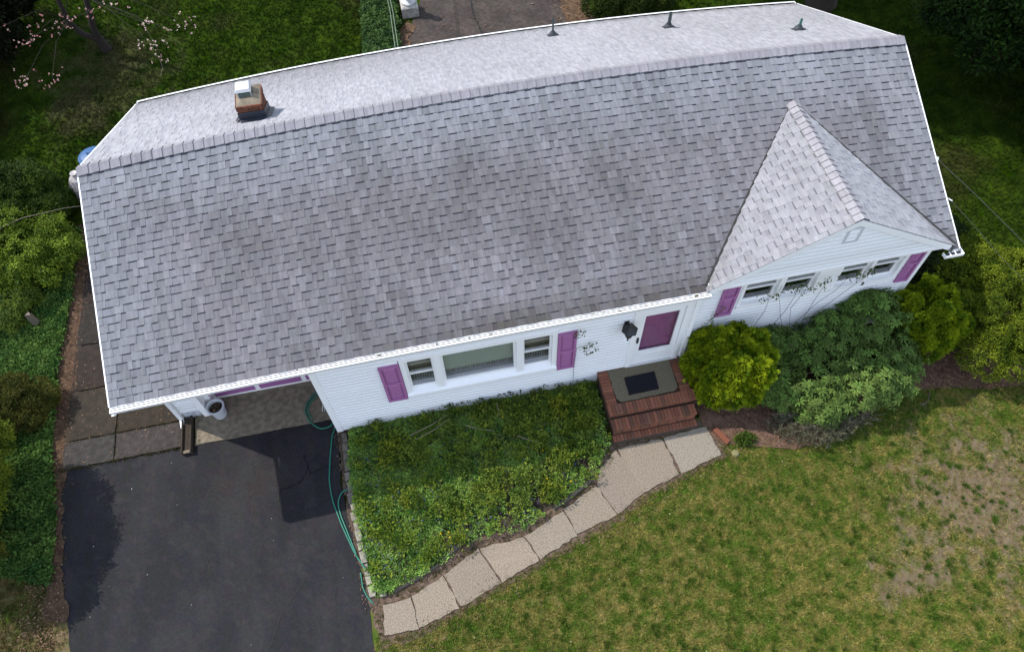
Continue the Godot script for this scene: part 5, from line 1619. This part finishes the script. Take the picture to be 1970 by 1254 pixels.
func build_lawns() -> void:
	var t0 := tuft(71, 9, .06, .010, 1.0)
	var fg := thing("lawn_grass", "short patchy grass with straw and bare spots on the front lawn", "grass", Vector3.ZERO, "", "stuff")
	scatter("grass", 3.6, 19.5, 1.2, 7.4, 1500.0, t0, M.grass, func(x: float, z: float) -> bool:
		if z > 5.3 + (x - 3.5) * .21: return false
		if z < 3.95 - (x - 3.6) * .29 and x < 11.0: return false
		if in_walk(x, z): return false
		if in_walk(x, z) or inside(Vector2(x + rf(-.15, .15), z + rf(-.05, .3)), MULCH): return false
		return rng.randf() > bare(x, z) * (.85 if x > 9.0 else .3),
		func(x: float, z: float) -> Color:
			var c := lawn_col(x, z)
			var b := mixc(c, Color(.15, .12, .055), clampf(rf(-.6, .9), 0, 1) * .8)
			if rng.randf() < .35: b = mixc(b, Color(.03, .07, .009), .6)
			return vary(Color(b.r * 1.65, b.g * 1.7, b.b * 1.25), .4), .6, 1.25, .0, .4, fg)
	# dark green clumps that stand out on the worn ground
	scatter("clumps", 5.0, 17.0, 2.2, 7.5, 60.0, tuft(72, 70, .10, .010, 1.2), M.grass, func(x: float, z: float) -> bool: return z < 4.8 + (x - 3.5) * .21 and not in_walk(x, z) and n_mid.get_noise_2d(x * 2.3 + 60.0, z * 2.3) > .1 and z > 4.2 - (x - 3.5) * .2,
		func(_x: float, _z: float) -> Color: return vary(mixc(Color(.035, .085, .01), Color(.06, .115, .014), rng.randf()), .25), .4, 1.1, .0, .2, fg)
	scatter("pale_leaves", 4.0, 18.0, 2.2, 7.5, 7.0, sprig(73, 1, .01, .04, .022, .1), M.petal, func(x: float, z: float) -> bool: return z > 4.4 - (x - 3.5) * .3, func(_x: float, _z: float) -> Color: return vary(Color(.42, .34, .24), .25), .5, 1.2, .03, .5, fg)
	var sg := thing("side_grass", "straw coloured grass beside the driveway at lower left", "grass", Vector3.ZERO, "", "stuff")
	scatter("grass", -6.0, -1.9, 1.2, 5.0, 800.0, t0, M.grass, func(x: float, z: float) -> bool: return not inside(Vector2(x, z), IVY) and x < -2.2 + maxf(z - 1.7, 0) * .18 + rf(-.35, .05),
		func(x: float, z: float) -> Color: return vary(mixc(Color(.055, .062, .015), Color(.16, .12, .05), .45 + n_mid.get_noise_2d(x * 2, z * 2) + rf(-.3, .3)), .25), .7, 1.3, .0, .4, sg)
	var bg := thing("back_grass", "green grass with darkening put into its colour on the lawn behind the house", "grass", Vector3.ZERO, "", "stuff")
	var t1 := tuft(74, 9, .075, .011, .8)
	var bcol := func(x: float, z: float) -> Color:
		var c := back_col(x, z)
		return vary(Color(c.r * 1.35, c.g * 1.35, c.b * 1.3), .3)
	scatter("grass", -8.0, 6.0, -19.0, -7.6, 300.0, t1, M.grass, func(x: float, z: float) -> bool: return x < 5.1 + (-z - 12.0) * .06, bcol, .7, 1.4, .0, .4, bg)
	scatter("grass", 11.8, 26.0, -15.0, -7.8, 200.0, t1, M.grass, func(x: float, z: float) -> bool: return x > 12.2, bcol, .7, 1.4, .0, .4, bg)
	scatter("grass", 15.7, 25.0, -7.8, 1.5, 300.0, t1, M.grass, func(x: float, z: float) -> bool: return not inside(Vector2(x, z), MULCH), bcol, .7, 1.4, .0, .4, bg)

# ---------------------------------------------------------------- loose things
func build_objects() -> void:
	# black lantern beside the door
	var ln := thing("wall_lantern", "black six-sided wall lantern left of the front door", "lantern", Vector3(9.3, 2.25, WZ + .02))
	var bk := Color(.012, .012, .013)
	var mb := MB.new()
	mb.box(Vector3(-.05, -.12, 0), Vector3(.05, .12, .02), bk)
	obj("back_plate", mb, M.dark_metal, ln)
	mb = MB.new()
	mb.tube([Vector3(0, .05, .02), Vector3(0, .16, .08), Vector3(0, .2, .16), Vector3(0, .16, .2)], [.012, .012, .012, .012], 6, bk)
	mb.tube([Vector3(0, -.08, .02), Vector3(0, -.16, .1), Vector3(0, -.22, .14)], [.012, .012, .012], 6, bk)
	obj("bracket", mb, M.dark_metal, ln)
	mb = MB.new()
	mb.lathe(Vector3(0, 0, .2), [Vector2(.0, .22), Vector2(.02, .2), Vector2(.045, .15), Vector2(.165, .085), Vector2(.16, .065), Vector2(.0, .06)], 6, bk)
	obj("cap", mb, M.dark_metal, ln)
	mb = MB.new()
	for k in 6:
		var a := TAU * k / 6.0
		var p := Vector3(cos(a), 0, sin(a))
		mb.tube([Vector3(0, .06, .2) + p * .105, Vector3(0, -.15, .2) + p * .055], [.008, .008], 4, bk)
	mb.lathe(Vector3(0, 0, .2), [Vector2(.06, -.15), Vector2(.04, -.18), Vector2(.018, -.2), Vector2(.018, -.3), Vector2(.0, -.34)], 8, bk)
	obj("cage", mb, M.dark_metal, ln)
	mb = MB.new()
	mb.lathe(Vector3(0, 0, .2), [Vector2(.05, -.15), Vector2(.1, .06)], 6, Color(.04, .04, .04))
	obj("pane", mb, M.dark_metal, ln)
	# grey tub of soil by the garage door
	var pt := thing("planter_tub", "pale grey plastic tub of dark soil by the garage door", "planter", Vector3(.8, .03, -1.22))
	mb = MB.new()
	mb.lathe(Vector3.ZERO, [Vector2(.0, .005), Vector2(.135, .005), Vector2(.165, .33), Vector2(.19, .335), Vector2(.192, .375), Vector2(.165, .38), Vector2(.15, .36), Vector2(.145, .25)], 28, Color(.42, .44, .46))
	obj("tub", mb, M.rubber, pt)
	mb = MB.new()
	mb.lathe(Vector3.ZERO, [Vector2(.15, .27), Vector2(.09, .3), Vector2(.0, .29)], 20, Color(.028, .018, .012))
	obj("soil", mb, M.soil, pt)
	mb = MB.new()
	for k in 14: leaf(mb, Vector3(rf(-.1, .1), .31, rf(-.1, .1)), Vector3(rf(-1, 1), .1, rf(-1, 1)).normalized(), Vector3(0, .2, 1).normalized(), .06, .03, vary(Color(.2, .15, .09), .4))
	obj("dead_leaf", mb, M.petal, pt)
	# weathered wooden trough under the downspout
	var tr := thing("wooden_trough", "weathered wooden trough lying below the garage downspout", "trough", Vector3(.12, 0, -.84))
	var wc := Color(.04, .03, .022)
	mb = MB.new(); mb.box(Vector3(-.074, .0, -.4), Vector3(.074, .09, .4), wc); obj("bottom_board", mb, M.wood, tr)
	for s in [-1, 1]:
		mb = MB.new(); mb.bevel(Vector3(s * .09 - .016, .0, -.42), Vector3(s * .09 + .016, .15, .42), .01, Color(.05, .038, .027)); obj("side_board", mb, M.wood, tr)
	mb = MB.new(); mb.box(Vector3(-.07, .09, .36), Vector3(.07, .115, .42), Color(.2, .16, .11)); obj("end_board", mb, M.wood, tr)
	# green hose: a coil at the corner, then a run along the driveway edge
	var hs := thing("garden_hose", "green garden hose coiled at the wall corner along the driveway edge", "hose")
	var hc := Color(.012, .125, .085)
	var cv := Curve3D.new()
	for p in [Vector3(3.2, .3, -1.2), Vector3(3.0, .12, -1.35), Vector3(2.75, .06, -1.2), Vector3(2.6, .055, -.92), Vector3(2.68, .06, -.62), Vector3(2.88, .05, -.42), Vector3(3.08, .05, -.42), Vector3(3.16, .05, -.5)]: cv.add_point(p)
	smooth_curve(cv)
	mb = MB.new(); mb.tube(Array(cv.tessellate(4, 4)), [.017], 7, hc)
	cv = Curve3D.new()
	for p in [Vector3(3.0, .07, -1.3), Vector3(2.72, .08, -1.05), Vector3(2.66, .08, -.85), Vector3(2.75, .085, -.65)]: cv.add_point(p)
	smooth_curve(cv)
	mb.tube(Array(cv.tessellate(4, 4)), [.016], 7, hc)
	obj("coil", mb, M.rubber, hs)
	mb = MB.new()
	cv = Curve3D.new()
	for p in [Vector3(3.2, .03, -.4), Vector3(3.1, .03, -.15), Vector3(3.03, .03, .3), Vector3(2.98, .03, .75), Vector3(3.02, .03, 1.25), Vector3(3.15, .03, 1.75), Vector3(3.33, .03, 2.3), Vector3(3.45, .1, 2.55), Vector3(3.55, .15, 2.75)]: cv.add_point(p)
	smooth_curve(cv)
	mb.tube(Array(cv.tessellate(4, 4)), [.016], 7, hc)
	cv = Curve3D.new()
	for p in [Vector3(3.33, .05, 1.05), Vector3(3.2, .035, 1.1), Vector3(3.12, .03, 1.3), Vector3(3.16, .03, 1.6), Vector3(3.3, .03, 2.1), Vector3(3.41, .035, 2.5)]: cv.add_point(p)
	smooth_curve(cv)
	mb.tube(Array(cv.tessellate(4, 4)), [.015], 7, Color(.02, .14, .1))
	cv = Curve3D.new()
	for p in [Vector3(3.43, .04, 2.75), Vector3(3.44, .03, 3.0), Vector3(3.5, .03, 3.2), Vector3(3.6, .03, 3.36)]: cv.add_point(p)
	smooth_curve(cv)
	mb.tube(Array(cv.tessellate(4, 4)), [.015], 7, hc)
	obj("run", mb, M.rubber, hs)
	var ws := thing("wire_stake", "white wire plant stake leaning in the garage corner", "stake", Vector3(3.0, .03, -.95))
	mb = MB.new()
	for q in [[-.05, -.12, .0], [.0, -.1, .06], [.05, -.14, .03]]: mb.tube([Vector3(q[0], .02, .15), Vector3(q[0] * .4 + .05, .25, q[1] * .3)], [.006, .005], 5, g(.6))
	mb.tube([Vector3(-.02, .14, .08), Vector3(.03, .15, .12), Vector3(.07, .14, .06)], [.005], 5, g(.6))
	obj("wire", mb, M.rubber, ws)
	# bins behind the left end of the house
	var b1 := thing("blue_bin", "blue plastic bin behind the left end of the house", "bin", Vector3(-2.1, 0, -8.75))
	bin(b1, Color(.02, .06, .15), Color(.03, .085, .19), 1.0, .33)
	var b2 := thing("grey_bag", "pale grey rubbish bag in front of the blue bin", "bag", Vector3(-2.55, 0, -8.3))
	mb = MB.new()
	mb.lathe(Vector3.ZERO, [Vector2(.0, .0), Vector2(.28, .0), Vector2(.33, .25), Vector2(.3, .55), Vector2(.18, .76), Vector2(.06, .84), Vector2(.09, .92), Vector2(.0, .9)], 18, Color(.3, .28, .28))
	obj("sack", mb, M.rubber, b2)
	var b3 := thing("green_bin", "dark green bin with a round rim beside the left wall", "bin", Vector3(-2.15, 0, -8.05))
	bin(b3, Color(.02, .07, .055), Color(.03, .1, .08), 0.8, .3)
	# pale ornament on its plinth beside the patio
	var ur := thing("garden_statue", "white stone garden ornament on a square plinth beside the patio", "statue", Vector3(6.6, 0, -14.05))
	mb = MB.new(); mb.bevel(Vector3(-.26, 0, -.26), Vector3(.26, .36, .26), .04, Color(.4, .38, .34)); obj("plinth", mb, M.concrete, ur)
	mb = MB.new(); mb.lathe(Vector3.ZERO, [Vector2(.22, .36), Vector2(.23, .42), Vector2(.12, .48), Vector2(.1, .58), Vector2(.17, .66), Vector2(.15, .8), Vector2(.09, .95), Vector2(.13, 1.1), Vector2(.1, 1.25), Vector2(.0, 1.34)], 18, Color(.55, .55, .55)); obj("figure", mb, M.concrete, ur)
	# the stump among the ivy
	var sp := thing("tree_stump", "short pale weathered stump standing in the ivy", "stump", Vector3(-3.36, 0, -4.42))
	mb = MB.new(); mb.tube([Vector3(0, -.05, 0), Vector3(-.02, .2, -.04), Vector3(-.06, .42, -.09)], [.11, .085, .075], 9, Color(.13, .11, .085))
	mb.tri(Vector3(-.13, .42, -.06), Vector3(.01, .42, -.06), Vector3(-.06, .43, -.16), Color(.2, .17, .13))
	obj("log", mb, M.bark, sp)
	var ps := thing("pale_stone", "small pale yellowish stone at the right end of the front walk", "stone", Vector3(11.22, 0, 1.95))
	mb = MB.new(); mb.lathe(Vector3.ZERO, [Vector2(.07, -.02), Vector2(.085, .04), Vector2(.055, .09), Vector2(.0, .1)], 7, Color(.2, .185, .085)); obj("stone", mb, M.concrete, ps)
	# fallen twigs on the bed and the lawn
	for q in [["long pale fallen twig lying under the picture window", Vector3(4.75, .34, .28), Vector3(5.55, .4, .02)], ["second pale twig lying beside the long twig under the window", Vector3(4.85, .34, .4), Vector3(5.6, .38, .1)], ["thin twig in the middle of the front bed", Vector3(5.9, .32, .3), Vector3(6.45, .34, .55)],
		["upright thin pale twig in the front bed left of the steps", Vector3(6.6, .2, .2), Vector3(6.62, .5, .0)], ["short twig pointing towards the steps in the front bed", Vector3(6.9, .32, .75), Vector3(7.3, .36, 1.0)]]:
		var tw := MB.new()
		var a: Vector3 = q[1]
		var b: Vector3 = q[2]
		tw.tube([a, a.lerp(b, .5) + Vector3(.02, .01, .03), b], [.008, .007, .004], 5, Color(.26, .2, .15))
		tag(obj("fallen_twig", tw, M.bark), q[0], "twig", "twigs fallen on the front bed")
	for q in [["curved pale twig on the back lawn below the blossoming tree", [Vector3(-1.0, .04, -13.5), Vector3(-.9, .05, -13.1), Vector3(-.95, .05, -12.75)]], ["pale bare branch lying across the bushes at the left edge", [Vector3(-4.6, 1.0, -6.5), Vector3(-3.3, 1.35, -6.6), Vector3(-2.4, 1.3, -6.75), Vector3(-1.6, 1.1, -6.9)]], ["small curled twig at the edge of the mulch bed", [Vector3(15.4, .04, 1.75), Vector3(15.6, .06, 1.7), Vector3(15.75, .05, 1.5)]]]:
		var tw := MB.new()
		tw.tube(q[1], [.011, .01, .008, .005], 5, Color(.13, .11, .085))
		tag(obj("loose_branch", tw, M.bark), q[0], "branch")
	# cables at the right end of the house and over the ivy bank
	var c1 := thing("service_cable", "grey service cable leaving a white knob on the right eave", "cable", Vector3(15.78, 3.78, -1.7))
	mb = MB.new(); mb.lathe(Vector3(0, -.06, 0), [Vector2(.0, 0), Vector2(.045, .01), Vector2(.05, .06), Vector2(.035, .1), Vector2(.0, .12)], 10, g(.75)); obj("knob", mb, M.paint, c1)
	mb = MB.new(); mb.tube([Vector3(-.12, .05, -.2), Vector3(-.05, .06, -.14), Vector3(0, 0, 0)], [.018, .018], 6, g(.6)); obj("bracket", mb, M.paint, c1)
	mb = MB.new(); mb.tube([Vector3(.03, 0, .02), Vector3(.5, -.25, .82), Vector3(1.0, -.6, 1.4), Vector3(1.8, -1.2, 2.2), Vector3(5.0, -2.2, 6.0)], [.005], 6, Color(.06, .07, .06)); obj("cable", mb, M.rubber, c1)
	var c2 := thing("phone_cable", "thin grey cable below the service cable at the right wall", "cable", Vector3(15.72, 3.5, -1.0))
	mb = MB.new(); mb.tube([Vector3(-.1, -.1, -.1), Vector3(.06, -.03, .05), Vector3(.13, -.06, .1)], [.016, .014], 6, g(.6)); obj("bracket", mb, M.paint, c2)
	mb = MB.new(); mb.tube([Vector3(.12, -.06, .1), Vector3(.55, -.4, .7), Vector3(.95, -.75, 1.2), Vector3(1.7, -1.3, 2.0), Vector3(4.5, -2.0, 5.5)], [.0035], 5, Color(.06, .075, .06)); obj("cable", mb, M.rubber, c2)
	var c3 := thing("rear_cable", "pair of pale cables crossing the ivy bank behind the roof", "cable", Vector3(5.9, 2.95, -8.2))
	mb = MB.new()
	for o in [0.0, .07]: mb.tube([Vector3(o, 0, 0), Vector3(.06 + o, -.3, -2.2), Vector3(.02 + o, -.2, -5.0), Vector3(o * .6 - .3, 1.2, -12.0)], [.008], 5, Color(.16, .2, .15))
	obj("cable", mb, M.rubber, c3)

func smooth_curve(cv: Curve3D) -> void:
	for i in cv.point_count:
		var a := cv.get_point_position(maxi(i - 1, 0))
		var b := cv.get_point_position(mini(i + 1, cv.point_count - 1))
		cv.set_point_in(i, (a - b) / 6.0); cv.set_point_out(i, (b - a) / 6.0)

func bin(t: Node3D, body: Color, lid: Color, h: float, r: float) -> void:
	var mb := MB.new()
	mb.lathe(Vector3.ZERO, [Vector2(.0, 0), Vector2(r * .8, 0), Vector2(r, h * .94), Vector2(r * .9, h * .94), Vector2(r * .75, .1)], 20, body)
	obj("body", mb, M.rubber, t)
	mb = MB.new()
	mb.lathe(Vector3.ZERO, [Vector2(r * 1.06, h * .92), Vector2(r * 1.08, h * .97), Vector2(r * .8, h * 1.03), Vector2(r * .3, h * 1.06), Vector2(.0, h * 1.06)], 20, lid)
	obj("lid", mb, M.rubber, t)
	mb = MB.new()
	mb.tube([Vector3(-.1, h * 1.03, 0), Vector3(-.08, h * 1.1, 0), Vector3(.08, h * 1.1, 0), Vector3(.1, h * 1.03, 0)], [.015], 6, lid)
	obj("handle", mb, M.rubber, t)

func pebbles() -> void:
	# pale specks on the asphalt and the slabs: grit and fallen petals
	var xf := []
	var cols := []
	for i in 15:
		xf.append(Transform3D(frame(Vector3(rf(-.3, .3), 1, rf(-.3, .3)), rf(0, TAU), rf(.2, .55)), Vector3(rf(-2.2, 3.2), .018, rf(-.5, 4.0))))
		cols.append(vary(mixc(Color(.2, .18, .15), Color(.6, .58, .55), rng.randf()), .2))
	var mb := MB.new()
	mb.lathe(Vector3.ZERO, [Vector2(.02, 0), Vector2(.016, .012), Vector2(.0, .016)], 6, g(1))
	var t := thing("grit", "pale grit and petals scattered over the asphalt driveway", "grit", Vector3.ZERO, "", "stuff")
	many("specks", mb.mesh(), M.plain, xf, cols, t)

# ---------------------------------------------------------------- the scene
func _ready() -> void:
	rng.seed = 20240507
	var cam := Camera3D.new()
	cam.name = "camera"
	cam.position = Vector3(5.8074, 14.5886, 6.9799)
	cam.rotation = Vector3(-1.0086, -0.1706, -0.0393)
	cam.fov = 46.791
	cam.near = 0.1
	cam.far = 600.0
	add_child(cam)
	cam.current = true
	var env := Environment.new()
	env.background_mode = Environment.BG_SKY
	var sky := Sky.new()
	var sm := ProceduralSkyMaterial.new()
	sm.sky_top_color = Color(0.67, 0.735, 0.84)
	sm.sky_horizon_color = Color(0.88, 0.9, 0.93)
	sm.sky_curve = 0.25
	sm.ground_horizon_color = Color(0.4, 0.42, 0.38)
	sm.ground_bottom_color = Color(0.2, 0.2, 0.16)
	sm.sky_energy_multiplier = 1.15
	sky.sky_material = sm
	env.sky = sky
	env.tonemap_mode = Environment.TONE_MAPPER_LINEAR
	env.tonemap_exposure = 1.75
	env.sdfgi_enabled = true
	env.ssao_enabled = true
	env.ssil_enabled = true
	var we := WorldEnvironment.new()
	we.name = "world_environment"
	we.environment = env
	add_child(we)
	var sun := DirectionalLight3D.new()
	sun.name = "sun"
	sun.light_energy = 1.12
	sun.light_color = Color(1.0, 0.975, 0.94)
	sun.light_angular_distance = 0.6
	sun.shadow_enabled = true
	add_child(sun)
	sun.look_at_from_position(Vector3(-2.12, 3.1, -1.38) * 10.0, Vector3.ZERO)
	for q in [[n_streak, 11, 1.0], [n_big, 12, 0.9], [n_mid, 13, 1.0], [n_fine, 14, 1.6]]:
		q[0].seed = q[1]; q[0].frequency = q[2]; q[0].noise_type = FastNoiseLite.TYPE_SIMPLEX_SMOOTH
		q[0].fractal_type = FastNoiseLite.FRACTAL_FBM; q[0].fractal_octaves = 3
	make_materials()
	build_ground()
	build_house()
	build_objects()
	pebbles()
	build_plants()
